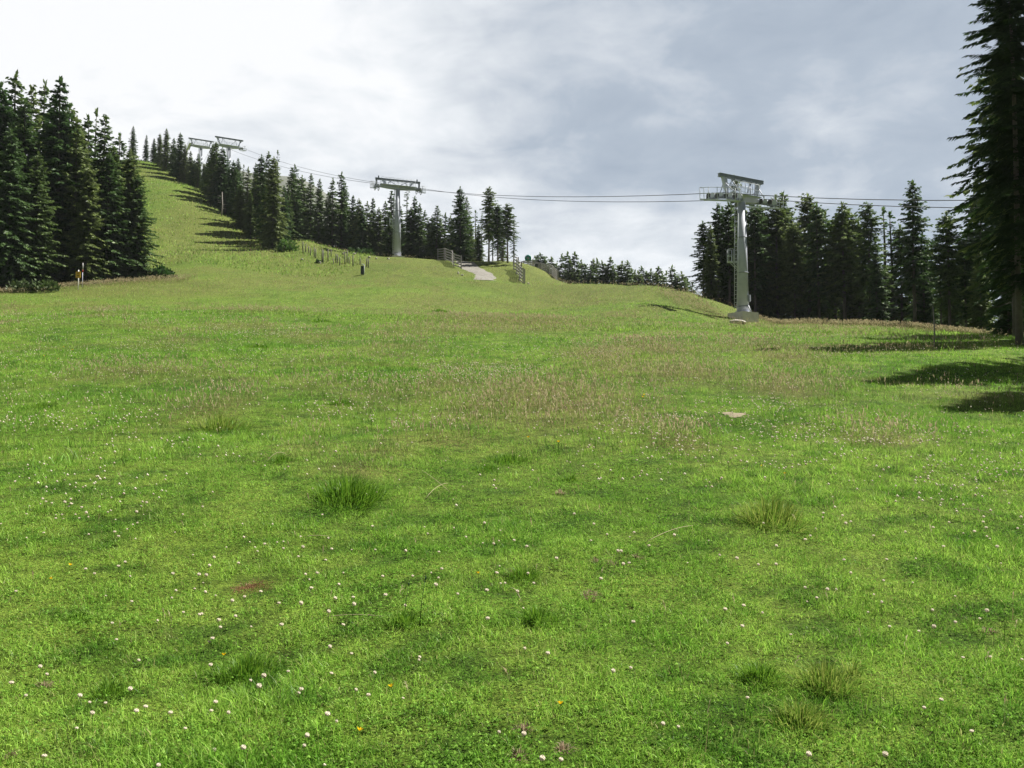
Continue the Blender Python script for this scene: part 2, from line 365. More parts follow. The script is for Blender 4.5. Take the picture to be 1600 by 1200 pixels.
# far hill beyond the forest
hv = []; hx = np.linspace(-330, 20, 60); hy = np.linspace(330, 620, 24)
HX, HY = np.meshgrid(hx, hy)
top = np.interp(HX, [-330, -260, -200, -158, -143, -131, -107, -95, -80, -60, -20, 20], [90, 115, 135, 140, 137.5, 134.5, 131.5, 124, 112, 95, 70, 30])
HZ = 20 + (top - 20) * np.exp(-((HY - 460) / 95) ** 2) + (fbm(HX, HY, 22, 61) - .5) * 3
ii = np.arange(HX.size).reshape(HX.shape)
hq = np.stack([ii[:-1, :-1], ii[:-1, 1:], ii[1:, 1:], ii[1:, :-1]], -1).reshape(-1, 4)
M['hill'] = mat('hill_heath', (.12, .13, .11), .95, 0, (.12, .7, (.085, .10, .08)), (.3, .6, 1.0))
tag(link('hill', np_mesh('hill', np.c_[HX.ravel(), HY.ravel(), HZ.ravel()], np.full(len(hq), 4), hq.ravel(), M['hill'], None, True)), kind='structure')

# gravel path over the crest
pp = [pix_ground(757, 438.5), pix_ground(757, 435), pix_ground(759, 431), pix_ground(752, 426), pix_ground(741, 422)]
pp.append(pp[-1] + (pp[-1] - pp[-2]) * .6 + np.array((-.3, 3, 0))); pp.append(pp[-1] + np.array((-1, 5, 0)))
pts = []
for k in range(len(pp) - 1):
    for t in np.linspace(0, 1, 8, endpoint=False): pts.append(pp[k] * (1 - t) + pp[k + 1] * t)
pts = np.array(pts); kern = np.ones(7) / 7
pxs = np.convolve(np.pad(pts[:, 0], 3, 'edge'), kern, 'valid'); pys = np.convolve(np.pad(pts[:, 1], 3, 'edge'), kern, 'valid')
PATH = np.c_[pxs, pys]
tan = np.gradient(PATH, axis=0); tan /= np.linalg.norm(tan, axis=1)[:, None]; nor = np.c_[-tan[:, 1], tan[:, 0]]
PW = 1.15
gv = []; nc = 9
for k in range(len(PATH)):
    for c in np.linspace(-1, 1, nc):
        wv = PW * (1 + .18 * (vnoise(k * .3, c, 1, 71) - .5))
        p = PATH[k] + nor[k] * c * wv; gv.append((p[0], p[1], gz(p[0], p[1]) + .05 - .05 * c * c))
ii = np.arange(len(gv)).reshape(len(PATH), nc)
gq = np.stack([ii[:-1, :-1], ii[1:, :-1], ii[1:, 1:], ii[:-1, 1:]], -1).reshape(-1, 4)
tag(link('gravel_path', np_mesh('gravel_path', gv, np.full(len(gq), 4), gq.ravel(), M['gravel'], None, True)), kind='structure')
def on_path(x, y):
    m = np.zeros(len(x), bool); sel = (y > 80) & (y < 130) & (x > -20) & (x < 6)
    if sel.any():
        d = np.min((x[sel][:, None] - PATH[None, :, 0]) ** 2 + (y[sel][:, None] - PATH[None, :, 1]) ** 2, 1); m[sel] = d < (PW * .86) ** 2
    return m

# ------------------------------------------------------------------ grass as real blades
BARE = [(393, 915, .17, .17)]
bare_c = [(pix_ground(px, py), a, b) for px, py, a, b in BARE]
sl_c = pix_ground(1147, 649)
def blades(x, y, h, wdt, r, lean=.5, seg2=True, colr=None, zoff=-.006):
    nb = len(x); z = ground(x, y) + zoff
    a = r[:, 5] * 2 * math.pi; la = r[:, 6] * 2 * math.pi
    wx, wy = np.cos(a) * wdt * .5, np.sin(a) * wdt * .5
    ln = lean * (.25 + r[:, 7]) * h
    lx, ly = np.cos(la) * ln, np.sin(la) * ln
    hz = h * np.sqrt(np.clip(1 - (lean * (.25 + r[:, 7])) ** 2 * .6, .15, 1))
    c = grass_color(x, y, r) if colr is None else colr
    if seg2:
        v = np.empty((nb, 5, 3), np.float32)
        v[:, 0] = np.c_[x - wx, y - wy, z]; v[:, 1] = np.c_[x + wx, y + wy, z]
        mx, my, mz = x + lx * .32, y + ly * .32, z + hz * .62
        v[:, 2] = np.c_[mx + wx * .75, my + wy * .75, mz]; v[:, 3] = np.c_[mx - wx * .75, my - wy * .75, mz]
        v[:, 4] = np.c_[x + lx, y + ly, z + hz]
        b = np.arange(nb)[:, None] * 5
        loops = np.concatenate([b + np.array((0, 1, 2, 3)), b + np.array((3, 2, 4))], 1)
        return v.reshape(-1, 3), np.tile((4, 3), nb), loops.ravel(), np.repeat(c, 2, 0), nb * 5
    v = np.empty((nb, 3, 3), np.float32)
    v[:, 0] = np.c_[x - wx, y - wy, z]; v[:, 1] = np.c_[x + wx, y + wy, z]; v[:, 2] = np.c_[x + lx, y + ly, z + hz]
    return v.reshape(-1, 3), np.full(nb, 3), np.arange(nb * 3), c, nb * 3
def merge(parts):
    V, S, Lp, C = [], [], [], []; off = 0
    for v, s, l, c, k in parts:
        V.append(v); S.append(s); Lp.append(l + off); C.append(c); off += len(v)
    return np.concatenate(V), np.concatenate(S), np.concatenate(Lp), np.concatenate(C)
def scatter(nn, y0, y1, power, seed, spread=.78, pad=1.2):
    g = np.random.default_rng(seed)
    u = g.random(nn)
    q = 2 - power                                     # density falls as Y^-power, width grows with Y
    y = (y0 ** q + u * (y1 ** q - y0 ** q)) ** (1 / q) if abs(q) > 1e-6 else y0 * (y1 / y0) ** u
    x = (g.random(nn) * 2 - 1) * (spread * y + pad)
    return x, y, g.random((nn, 10))
def keep_field(x, y):
    k = ~on_path(x, y)
    for c, a, b in bare_c: k &= ((x - c[0]) / a) ** 2 + ((y - c[1]) / b) ** 2 > (.75 + .5 * vnoise(x, y, .06, 9)) ** 2
    k &= ((x - sl_c[0]) / .13) ** 2 + ((y - sl_c[1]) / .2) ** 2 > 1
    return k
GRASS_SCALE = 1.0
parts = []
def turf(nn, y0, y1, power, seed, hmul, wmul, seg2, lean):
    x, y, r = scatter(int(nn * GRASS_SCALE), y0, y1, power, seed)
    k = keep_field(x, y); k &= ~((y > 90) & (x > -24) & (y > 124)); k &= ~((y > 78) & (x > 15))
    x, y, r = x[k], y[k], r[k]
    tall = fbm(x, y, 1.0, 51); t2 = fbm(x, y, 3.1, 52); pat = sstep(.52, .75, .55 * tall + .45 * t2)
    fine = fbm(x, y, .17, 57)
    h = (.6 + .9 * sstep(.28, .72, fine)) * (.014 + .026 * r[:, 8] ** 1.5 + .070 * pat * (.4 + .6 * r[:, 9]) * (.3 + .7 * tall)) * hmul
    parts.append(blades(x, y, h, (.003 + .0025 * r[:, 9]) * wmul, r, lean, seg2))
turf(640000, 1.6, 6.5, 1.25, 101, 1.0, .85, True, 1.25)
turf(430000, 6.5, 15, 1.5, 102, 1.1, 1.35, False, 1.15)
turf(330000, 15, 38, 1.7, 103, 1.5, 3.0, False, .9)
turf(200000, 38, 100, 1.6, 104, 2.4, 9, False, .5)
x, y, r = scatter(90000, 95, 178, 1.0, 105); k = (x < -18) & keep_field(x, y); x, y, r = x[k], y[k], r[k]
parts.append(blades(x, y, .16 + .2 * r[:, 8], .09 + .05 * r[:, 9], r, .4, False))
# longer tufts mixed into the turf
for (nn, y0, y1, pw, nb_, rad, hh, wd, seed) in ((520, 2.2, 8, .9, 46, .055, .075, .0032, 121), (1500, 8, 22, .9, 34, .11, .12, .006, 122), (1500, 22, 60, .9, 22, .22, .2, .016, 123)):
    cx_, cy_, cr_ = scatter(nn, y0, y1, pw, seed)
    g = np.random.default_rng(seed + 7); sz = .5 + 1.1 * cr_[:, 0] ** 2
    x = (cx_[:, None] + g.normal(0, 1, (nn, nb_)) * rad * sz[:, None] * 1.2).ravel(); y = (cy_[:, None] + g.normal(0, 1, (nn, nb_)) * rad * sz[:, None]).ravel()
    r = g.random((nn * nb_, 10)); S_ = np.repeat(sz, nb_); k = keep_field(x, y) & (y > 1.6) & ~((y > 58) & (x > 13)); x, y, r, S_ = x[k], y[k], r[k], S_[k]
    tone = np.repeat(cr_[:, 1], nb_)[k][:, None]; mixc = np.where(tone < .62, np.array((.062, .175, .014)), np.where(tone < .85, np.array((.15, .30, .025)), np.array((.27, .29, .10))))
    c_ = (grass_color(x, y, r) * .4 + mixc * .6) * (.7 + .6 * r[:, 4:5])
    parts.append(blades(x, y, hh * S_ * (.45 + .75 * r[:, 8]), wd * (.7 + .6 * r[:, 9]), r, .9, y0 < 20, c_))
V, S, Lp, C = merge(parts)
tag(link('meadow_grass', np_mesh('meadow_grass', V, S, Lp, M['grass'], C)), 'short green turf grass covering the sunny ski meadow', 'grass', kind='stuff')

# tall seeding grass: stem plus a feathery head
def seed_grass(x, y, r, hs, ws):
    nb = len(x); z = ground(x, y)
    h = hs * (.55 + .6 * r[:, 8]); la = r[:, 6] * 6.283; ln = h * (.08 + .3 * r[:, 7]); lx, ly = np.cos(la) * ln, np.sin(la) * ln
    wx = ws * .5
    a = r[:, 5] * 3.1416; cx, cy = np.cos(a), np.sin(a)
    v = np.empty((nb, 3, 3), np.float32)
    v[:, 0] = np.c_[x - wx * cx, y - wx * cy, z]; v[:, 1] = np.c_[x + wx * cx, y + wx * cy, z]; v[:, 2] = np.c_[x + lx, y + ly, z + h]
    g = np.array((.13, .17, .045)); s2 = np.array((.30, .25, .13)); stemc = g * (1 - r[:, 1:2]) + s2 * r[:, 1:2]
    out = [(v.reshape(-1, 3), np.full(nb, 3), np.arange(nb * 3), stemc, 0)]
    hc = np.array((.42, .32, .21)) * (1 - r[:, 2:3]) + np.array((.52, .49, .29)) * r[:, 2:3]
    for j in range(3):
        hw = ws * (1.1 + .6 * j); t0 = .70 + .07 * j; hl = h * .2
        aa = a + j * 1.1; ox, oy = np.cos(aa) * hw, np.sin(aa) * hw
        bx, by, bz = x + lx * t0 * t0, y + ly * t0 * t0, z + h * t0
        q = np.empty((nb, 4, 3), np.float32)
        q[:, 0] = np.c_[bx, by, bz]; q[:, 1] = np.c_[bx + ox, by + oy, bz + hl * .5]; q[:, 2] = np.c_[x + lx, y + ly, np.minimum(bz + hl, z + h * 1.02)]; q[:, 3] = np.c_[bx - ox * .6, by - oy * .6, bz + hl * .6]
        out.append((q.reshape(-1, 3), np.full(nb, 4), np.arange(nb * 4), hc, 0))
    return out
sg = []
for (nn, y0, y1, pw, hs, ws, seed) in ((11000, 2.5, 9, .6, .17, .0022, 201), (66000, 9, 24, 1.1, .25, .0038, 202), (80000, 24, 60, 1.3, .34, .009, 203), (60000, 55, 122, .8, .38, .017, 204)):
    x, y, r = scatter(nn, y0, y1, pw, seed); k = keep_field(x, y); x, y, r = x[k], y[k], r[k]
    d = dryness(x, y); k = np.random.default_rng(seed + 50).random(len(x)) < np.clip(d * .85 - .10, .012, 1)
    k &= ~((y > 90) & (x > 8)) & ~((y > 80) & (x > 15))
    sg += seed_grass(x[k], y[k], r[k], hs, ws)
# fringe of tall grass in front of the forest edges
g = np.random.default_rng(205); nn = 9000
x = g.uniform(12, 40, nn); y = np.interp(x, [12, 17, 21, 24, 23, 40], [70, 66, 63, 60, 58, 58]) + g.normal(0, 3.0, nn) - np.clip(x - 22, 0, 30) * 1.3
r = g.random((nn, 10)); k = (y > 26) & ~((np.abs(x - 16.8) < 1.5) & (y > 57)); sg += seed_grass(x[k], y[k], r[k], .42, .011)
nn = 6000; x = g.uniform(-60, -30, nn); y = 73 + (x + 40) * .95 + g.normal(0, 1.6, nn); r = g.random((nn, 10)); sg += seed_grass(x, y, r, .42, .016)
V, S, Lp, C = merge(sg)
tag(link('seeding_grass', np_mesh('seeding_grass', V, S, Lp, M['grass'], C)), 'tall brownish seeding grass with feathery heads in patches', 'grass', kind='stuff')

# clover leaves in mats
x, y, r = scatter(170000, 1.8, 13, 1.4, 301); k = keep_field(x, y) & (r[:, 9] < .22 + .8 * sstep(.46, .70, fbm(x, y, .5, 53))); x, y, r = x[k], y[k], r[k]
nb = len(x); z = ground(x, y) + .012 + .022 * r[:, 8]
cl = []
base = np.array((.10, .23, .030)); lite = np.array((.20, .36, .06)); cc = base * (1 - r[:, 0:1]) + lite * r[:, 0:1]
for j in range(3):
    a = r[:, 5] * 6.283 + j * 2.094; s = .0035 + .006 * r[:, 4] ** 2; ca, sa = np.cos(a), np.sin(a)
    q = np.empty((nb, 4, 3), np.float32); t = (r[:, 6] - .5) * .9
    q[:, 0] = np.c_[x, y, z]; q[:, 1] = np.c_[x + s * (ca - .6 * sa), y + s * (sa + .6 * ca), z + s * t * 1.0 + .004]
    q[:, 2] = np.c_[x + s * 1.6 * ca, y + s * 1.6 * sa, z + s * t * 1.4]; q[:, 3] = np.c_[x + s * (ca + .6 * sa), y + s * (sa - .6 * ca), z + s * t - .002]
    cl.append((q.reshape(-1, 3), np.full(nb, 4), np.arange(nb * 4), cc * (.8 + .2 * j), 0))
V, S, Lp, C = merge(cl)
tag(link('clover_leaves', np_mesh('clover_leaves', V, S, Lp, M['leaf'], C)), 'low mats of small clover leaves among the near grass', 'clover', kind='stuff')

# ------------------------------------------------------------------ clover flowers
def clover_mesh(seed, simple=False):
    g = random.Random(seed); V = []; Fc = []; Cc = []
    hgt = .075
    def tri_ring(z0, r0, z1, r1, c, nn):
        i0 = len(V)
        for (z, rr) in ((z0, r0), (z1, r1)):
            for q in range(nn): a = 6.283 * q / nn; V.append((rr * math.cos(a), rr * math.sin(a), z))
        for q in range(nn): Fc.append((i0 + q, i0 + (q + 1) % nn, i0 + nn + (q + 1) % nn, i0 + nn + q)); Cc.append(c)
    tri_ring(0, .0012, hgt, .0010, (.08, .15, .03), 4)
    nf = 46
    for k in range(nf):                             # florets packed on a globe
        zc = 1 - 2 * (k + .5) / nf; a = k * 2.39996; rr = math.sqrt(1 - zc * zc)
        d = np.array((rr * math.cos(a), rr * math.sin(a), zc)); R0 = .0085
        c = np.array((0, 0, hgt + .006)); tip = c + d * R0 * np.array((1.15, 1.15, 1.0)) + np.array((0, 0, .0015)); sd = np.cross(d, (0, 0, 1.01)); sd = sd / np.linalg.norm(sd) * .0027; u = np.cross(d, sd) * .9
        i0 = len(V); b = c + d * R0 * .35
        for p in (b, tip + sd, tip + u * .8 + d * .001, tip - sd, tip - u * .8): V.append(tuple(p))
        Fc += [(i0, i0 + 1, i0 + 2), (i0, i0 + 2, i0 + 3), (i0 + 1, i0 + 2, i0 + 3, i0 + 4)]
        pk = g.random() * .5 + (.5 if zc < -.2 else 0)
        w_ = np.array((.76, .72, .61)) * (1 - pk * .5) + np.array((.60, .40, .32)) * pk * .5
        Cc += [w_, w_, w_]
    V = np.array(V); V[:, 0] += .10 * V[:, 2] * g.uniform(-1, 1)
    return V, Fc, np.array(Cc)
def mesh_from(V, Fc, Cc, name, m):
    sizes = [len(f) for f in Fc]; return np_mesh(name, V, sizes, [i for f in Fc for i in f], m, Cc)
cm = [mesh_from(*clover_mesh(s), 'clover_flower', M['flower']) for s in range(5)]
# density of the flowers
fl_px = [(1290, 690, 240, 55, 1.5), (1470, 715, 140, 55, 1.4), (720, 585, 120, 14, 1.0), (100, 660, 160, 40, .6), (400, 520, 130, 14, .55), (620, 640, 160, 40, .35), (150, 800, 150, 60, .42), (450, 830, 150, 60, .35), (1330, 830, 140, 60, .32), (250, 600, 120, 25, .5), (1000, 700, 120, 25, .4), (1180, 800, 70, 40, .4), (500, 650, 60, 14, .5)]
FL = []
for px, py, wx, wy, s in fl_px:
    c = pix_ground(px, py); e1 = pix_ground(px + wx, py); f1 = pix_ground(px, py - wy); f0 = pix_ground(px, py + wy)
    FL.append((c[0], c[1], abs(e1[0] - c[0]), max(.5, .5 * abs(f1[1] - f0[1])), s))
def flower_density(x, y):
    d = .16 + .0 * x
    for cx, cy, a, b, s in FL: d = np.maximum(d, s * np.exp(-(((x - cx) / a) ** 2 + ((y - cy) / b) ** 2) * .9))
    return d * (.2 + 1.6 * sstep(.35, .75, fbm(x, y, 1.1, 55))) * (1 - .92 * sstep(20, 44, y))
x, y, r = scatter(82000, 2.6, 46, .62, 401, .72, .4)
k = keep_field(x, y) & (r[:, 9] < flower_density(x, y) * .95); x, y, r = x[k], y[k], r[k]
o_ = np.argsort(y); x, y, r = x[o_], y[o_], r[o_]
vis = np.abs(x) < .575 * y
near = np.where(vis & (y > 2.9))[0][:290]; nearset = set(near.tolist())
zz = ground(x, y)
for i in near:
    me = cm[int(r[i, 0] * 5) % 5]; s = .5 + .5 * r[i, 1]
    o = link('clover_flower', me, None, (x[i], y[i], zz[i] - .004)); o.scale = (s, s, s * (.7 + .5 * r[i, 2])); o.rotation_euler = ((r[i, 3] - .5) * .5, (r[i, 4] - .5) * .5, r[i, 5] * 6.28)
    tag(o, 'small white to pale pink clover flower head on a stem in the near grass', 'flower', 'clover flowers in the near meadow')
far = [i for i in range(len(x)) if i not in nearset]
fx, fy, fr, fz = x[far], y[far], r[far], zz[far]
def blobs(x, y, z, rad, c, hh):
    nb = len(x); v = np.empty((nb, 6, 3), np.float32); zc = z + hh
    for j, (dx, dy, dz) in enumerate(((1, 0, 0), (0, 1, 0), (-1, 0, 0), (0, -1, 0), (0, 0, .9), (0, 0, -.8))): v[:, j] = np.c_[x + dx * rad, y + dy * rad, zc + dz * rad]
    b = np.arange(nb)[:, None] * 6
    t = np.array((0, 1, 4, 1, 2, 4, 2, 3, 4, 3, 0, 4, 1, 0, 5, 2, 1, 5, 3, 2, 5, 0, 3, 5))
    return v.reshape(-1, 3), np.full(nb * 8, 3), (b + t).ravel(), np.repeat(c, 8, 0), 0
pk = fr[:, 2:3] ** 2 * .6; fc = np.array((.76, .72, .60)) * (1 - pk) + np.array((.48, .33, .27)) * pk
V, S, Lp, C = merge([blobs(fx, fy, fz, (.0065 + .008 * fr[:, 1] ** 1.5) * (1 + sstep(14, 45, fy) * .8), fc, .06 + .06 * fr[:, 3] + .06 * sstep(12, 40, fy))])
tag(link('clover_blossom', np_mesh('clover_blossom', V, S, Lp, M['flower'], C)), 'white clover blossom speckling the middle of the meadow', 'flowers', kind='stuff')

# yellow flowers
def buttercup():
    V = []; Fc = []; Cc = []
    for q in range(4): a = 1.5708 * q; V.append((.001 * math.cos(a), .001 * math.sin(a), 0))
    for q in range(4): a = 1.5708 * q; V.append((.001 * math.cos(a), .001 * math.sin(a), .09))
    for q in range(4): Fc.append((q, (q + 1) % 4, 4 + (q + 1) % 4, 4 + q)); Cc.append((.08, .16, .03))
    for q in range(6):
        a = 6.283 * q / 6; i0 = len(V)
        for rr, da, z in ((.001, 0, .09), (.008, -.45, .096), (.013, 0, .101), (.008, .45, .096)): V.append((rr * math.cos(a + da), rr * math.sin(a + da), z))
        Fc.append((i0, i0 + 1, i0 + 2, i0 + 3)); Cc.append((.75, .46, .01))
    return np.array(V), Fc, np.array(Cc)
bm_ = mesh_from(*buttercup(), 'yellow_flower', M['flower'])
yl = [(102, 907, 'yellow flower, upper one of the pair at the far left of the near grass'), (88, 930, 'yellow flower, lower one of the pair at the far left of the near grass'), (348, 1063, 'yellow flower at the foot of the dark tussock low on the left'),
      (622, 1111, 'yellow flower in short grass near the bottom centre left'), (874, 1147, 'yellow flower beside withered clumps near the bottom centre'), (553, 1193, 'yellow flower at the very bottom edge of the photo'), (748, 922, 'tiny yellow flower left of the two middle tussocks'),
      (1196, 744, 'left yellow flower above the tall tussock on the right'), (1228, 756, 'right yellow flower above the tall tussock on the right'), (1002, 636, 'left yellow flower of a pair in the middle meadow'), (1005, 632, 'right yellow flower of a pair in the middle meadow'), (833, 704, 'lone yellow flower in the central meadow'), (873, 712, 'yellow flower a little right of the lone central one'),
      (100, 551, 'top yellow flower of the patch at the left'), (112, 556, 'rightmost yellow flower of the patch at the left'), (40, 575, 'leftmost yellow flower of the patch at the left'), (92, 571, 'lowest yellow flower of the patch at the left'), (66, 566, 'middle yellow flower of the patch at the left')]
for px, py, lb in yl:
    p = pix_ground(px, py); s = 1.0 if p[1] < 8 else 1.5
    o = link('yellow_flower', bm_, None, p - np.array((0, 0, .004))); o.scale = (s, s, s); o.rotation_euler = (random.uniform(-.3, .1), random.uniform(-.3, .3), random.uniform(0, 6))
    tag(o, lb, 'flower', 'yellow flowers in the meadow')

# ------------------------------------------------------------------ tussocks, withered clumps, straws
def tuft(px, py, wpx, hpx, nbl, kind, name, lb, cat, grp):
    nbl = int(nbl * (1.3 if kind not in ('dry', 'brown') else 1.6)); c = pix_ground(px, py); sc = c[1] / F; rad = wpx * .5 * sc * (1.25 if kind == 'dry' else 1); h = hpx * sc * (1.7 if kind == 'dry' else .75)
    g = np.random.default_rng(int(px * 7 + py)); a = g.random(nbl) * 6.283; rr = g.random(nbl) ** .75 * rad * .85 * (1 + .28 * np.sin(2 * a + px) + .2 * np.sin(3 * a + py))
    x = rr * np.cos(a); y = rr * np.sin(a) * .9; r = g.random((nbl, 10))
    z0 = ground(c[0] + x, c[1] + y) - c[2] - .006
    hh = h * (.25 + .85 * r[:, 8] ** 1.4) * np.clip(1.05 - .75 * rr / rad, .2, 1); sp_ = h * (.25 + 1.0 * r[:, 7]) * (.25 + .75 * rr / rad)
    la = a + (r[:, 6] - .5) * 1.6; lx, ly = np.cos(la) * sp_, np.sin(la) * sp_; wd = (.0012 + .0010 * r[:, 9]) * max(1, c[1] / 5.0)
    aa = r[:, 5] * 3.1416; wx, wy = np.cos(aa) * wd, np.sin(aa) * wd
    v = np.empty((nbl, 5, 3), np.float32)
    v[:, 0] = np.c_[x - wx, y - wy, z0]; v[:, 1] = np.c_[x + wx, y + wy, z0]; v[:, 2] = np.c_[x + lx * .35 + wx * .8, y + ly * .35 + wy * .8, z0 + hh * .65]; v[:, 3] = np.c_[x + lx * .35 - wx * .8, y + ly * .35 - wy * .8, z0 + hh * .65]; v[:, 4] = np.c_[x + lx, y + ly, z0 + hh * (.95 - .25 * r[:, 7])]
    if kind == 'green': c1, c2 = np.array((.060, .165, .014)), np.array((.190, .330, .035))
    elif kind == 'mixed': c1, c2 = np.array((.095, .22, .018)), np.array((.33, .38, .09))
    elif kind == 'brown': c1, c2 = np.array((.17, .09, .045)), np.array((.40, .25, .14))
    else: c1, c2 = np.array((.26, .19, .13)), np.array((.48, .38, .27))
    t = r[:, 0:1]; cc = c1 * (1 - t) + c2 * t
    b = np.arange(nbl)[:, None] * 5; loops = np.concatenate([b + np.array((0, 1, 2, 3)), b + np.array((3, 2, 4))], 1)
    o = link(name, np_mesh(name, v.reshape(-1, 3), np.tile((4, 3), nbl), loops.ravel(), M['grass'], np.repeat(cc, 2, 0)), None, c)
    tag(o, lb, cat, grp)
tus = [(545, 785, 150, 75, 1500, 'green', 'large dark green grass tussock left of centre with reddish stems'), (815, 905, 70, 38, 500, 'green', 'dark tussock in the middle with a withered clump at its left foot'), (838, 972, 85, 45, 600, 'green', 'round green tussock just below the middle dark one'),
       (1185, 1068, 80, 55, 600, 'green', 'left one of the paired tussocks low on the right'), (1290, 1075, 110, 70, 900, 'mixed', 'right yellowish one of the paired tussocks low on the right'), (1250, 1135, 100, 65, 700, 'mixed', 'ragged tussock with dry blades below the paired ones'),
       (122, 972, 46, 24, 350, 'green', 'small very dark tussock far left in the near grass'), (65, 638, 70, 18, 400, 'green', 'flat dark tussock near the left edge of the meadow'), (795, 722, 90, 26, 450, 'green', 'wide low dark tussock above the centre of the meadow'), (890, 752, 34, 20, 220, 'green', 'small dark tussock right of the centre'),
       (385, 1062, 120, 60, 900, 'green', 'broad dark tussock with clover and a yellow flower low on the left'), (630, 978, 80, 40, 500, 'green', 'leafy tussock left of the round middle one'), (1205, 815, 130, 75, 1100, 'mixed', 'tall bushy tussock with white clover heads on the right'), (340, 672, 90, 50, 500, 'mixed', 'brown tinged tussock left of the meadow centre'),
       (530, 632, 60, 20, 260, 'green', 'mid meadow dark tussock in the centre left'), (170, 1085, 80, 40, 500, 'green', 'soft dark tussock near the bottom left corner'), (1330, 1060, 40, 60, 160, 'mixed', 'thin upright tuft right of the paired tussocks'), (440, 722, 46, 24, 260, 'green', 'small dark tussock beside bent straws'), (760, 735, 50, 22, 200, 'green', 'narrow tussock left of the wide low dark one'),
       (400, 543, 60, 12, 300, 'green', 'distant dark tussock left of centre in the upper meadow'), (500, 503, 46, 10, 240, 'green', 'distant small tussock in the upper meadow'), (685, 487, 36, 9, 240, 'green', 'dark tussock below the gravel path in the upper meadow'), (1290, 522, 60, 12, 300, 'green', 'lush green tuft at the foot of the right forest')]
for t in tus: tuft(*t[:6], 'grass_tussock', t[6], 'tussock', 'grass tussocks in the meadow')
for t in [(922, 938, 28, 12, 160, 'dry', 'brown withered grass clump right of the middle tussocks'), (798, 902, 24, 9, 110, 'dry', 'withered clump at the left foot of the middle dark tussock'), (820, 1143, 20, 12, 90, 'dry', 'withered clump near the bottom centre'), (809, 1190, 16, 16, 90, 'dry', 'withered clump at the bottom edge'),
          (880, 1172, 22, 12, 80, 'dry', 'withered clump beside the bottom yellow flower'), (930, 880, 14, 7, 60, 'dry', 'small withered clump above the brown one'), (955, 884, 14, 7, 60, 'dry', 'small withered clump, next one right above the brown clump'), (995, 872, 12, 7, 60, 'dry', 'small withered clump, rightmost above the brown clump'), (875, 773, 16, 7, 60, 'dry', 'pale withered clump above the middle of the near grass'), (70, 1080, 18, 10, 70, 'dry', 'withered clump in the bottom left corner'), (18, 1192, 14, 10, 60, 'dry', 'reddish withered clump in the bottom left corner'), (1545, 992, 30, 8, 80, 'dry', 'withered flat clump near the right edge')]:
    tuft(*t[:6], 'withered_grass_clump', t[6], 'dead grass', 'withered grass clumps')
# matted dead patch
c = bare_c[0][0]; tuft(393, 918, 104, 9, 1500, 'brown', 'matted_grass_patch', 'flat reddish brown patch of dead matted grass in the near turf', 'dead grass', None)
def straw(p0, p1, lift, lb):
    a = pix_ground(*p0); b = pix_ground(*p1); mid = (a + b) / 2; o = a.copy(); q = MB(); pts = []
    for t in np.linspace(0, 1, 7): pts.append(a * (1 - t) + b * t - o + np.array((0, 0, .02 + lift * 4 * t * (1 - t))))
    q.tube(pts, [.0018 if a[1] < 9 else .003] * 6 + [.0008], 5); ob = q.build('straw_stem', M['straw'], None, o); tag(ob, lb, 'straw', 'dry straws lying in the meadow')
M['straw'] = mat('dry_straw', (.38, .33, .2), .8, 0, (30, .4, (.28, .24, .14)))
for a in [((1010, 853), (1083, 826), .02, 'pale straw lying slantwise right of the centre'), ((665, 785), (700, 760), .03, 'pale straw leaning left of the centre, one of a crossing pair'), ((660, 740), (705, 775), .01, 'thin straw crossing the leaning one left of the centre'), ((415, 728), (450, 716), .06, 'arched straw beside the small dark tussock'), ((510, 975), (600, 973), .01, 'long flat straw left of the middle tussocks'), ((795, 930), (815, 950), .03, 'short straw between the middle tussocks'), ((1500, 800), (1560, 812), .02, 'straw lying among the flowers at the right'), ((475, 846), (520, 848), .01, 'horizontal straw in the left near grass')]: straw(*a)
# rush stems standing dark in the near grass
for px, py, hp, lb in [(655, 985, 75, 'tall thin dark stem standing in the near grass left of the round tussock'), (632, 965, 50, 'leaning thin dark stem beside the tall one'), (318, 588, 18, 'left dark plantain stem in the left meadow'), (329, 590, 16, 'right dark plantain stem in the left meadow')]:
    p = pix_ground(px, py); h = hp * p[1] / F; q = MB(); q.tube([(0, 0, -.01), (h * .05, 0, h * .5), (h * .12, 0, h)], [.002, .0016, .001], 5); q.tube([(h * .115, 0, h * .93), (h * .122, 0, h * .97), (h * .13, 0, h * 1.04)], [.002, .0035, .001], 6)
    tag(q.build('seed_stem', M['rushes'] if 'rushes' in M else M['green_box'], None, p), lb, 'stem', 'dark seed stems')

# ------------------------------------------------------------------ rocks and bare spots
def rock_mesh(seed, sx, sy, sz):
    import bmesh
    bm = bmesh.new(); bmesh.ops.create_icosphere(bm, subdivisions=3, radius=1); g = random.Random(seed)
    ds = [np.array((g.gauss(0, 1), g.gauss(0, 1), g.gauss(0, 1))) for _ in range(9)]; ds = [(d / np.linalg.norm(d), g.uniform(.55, .9)) for d in ds]
    for v in bm.verts:
        p = np.array(v.co)
        for d, o in ds:
            t = p @ d
            if t > o: p = p - d * (t - o) * .9
        p = p * (1 + .05 * g.uniform(-1, 1)); v.co = (p[0] * sx, p[1] * sy, p[2] * sz)
    me = bpy.data.meshes.new('rock'); bm.to_mesh(me); bm.free(); me.materials.append(M['rock']); return me
def rock(px, py, w, h, lb, seed, dep=.8, Y=None):
    p = pix_ground(px, py); s = p[1] / F
    o = link('rock', rock_mesh(seed, w * s * .5, w * s * .5 * dep, h * s * .6), None, p + np.array((0, 0, h * s * .25))); o.rotation_euler = (0, 0, seed * 1.3)
    tag(o, lb, 'rock', 'pale rocks in the meadow'); return o
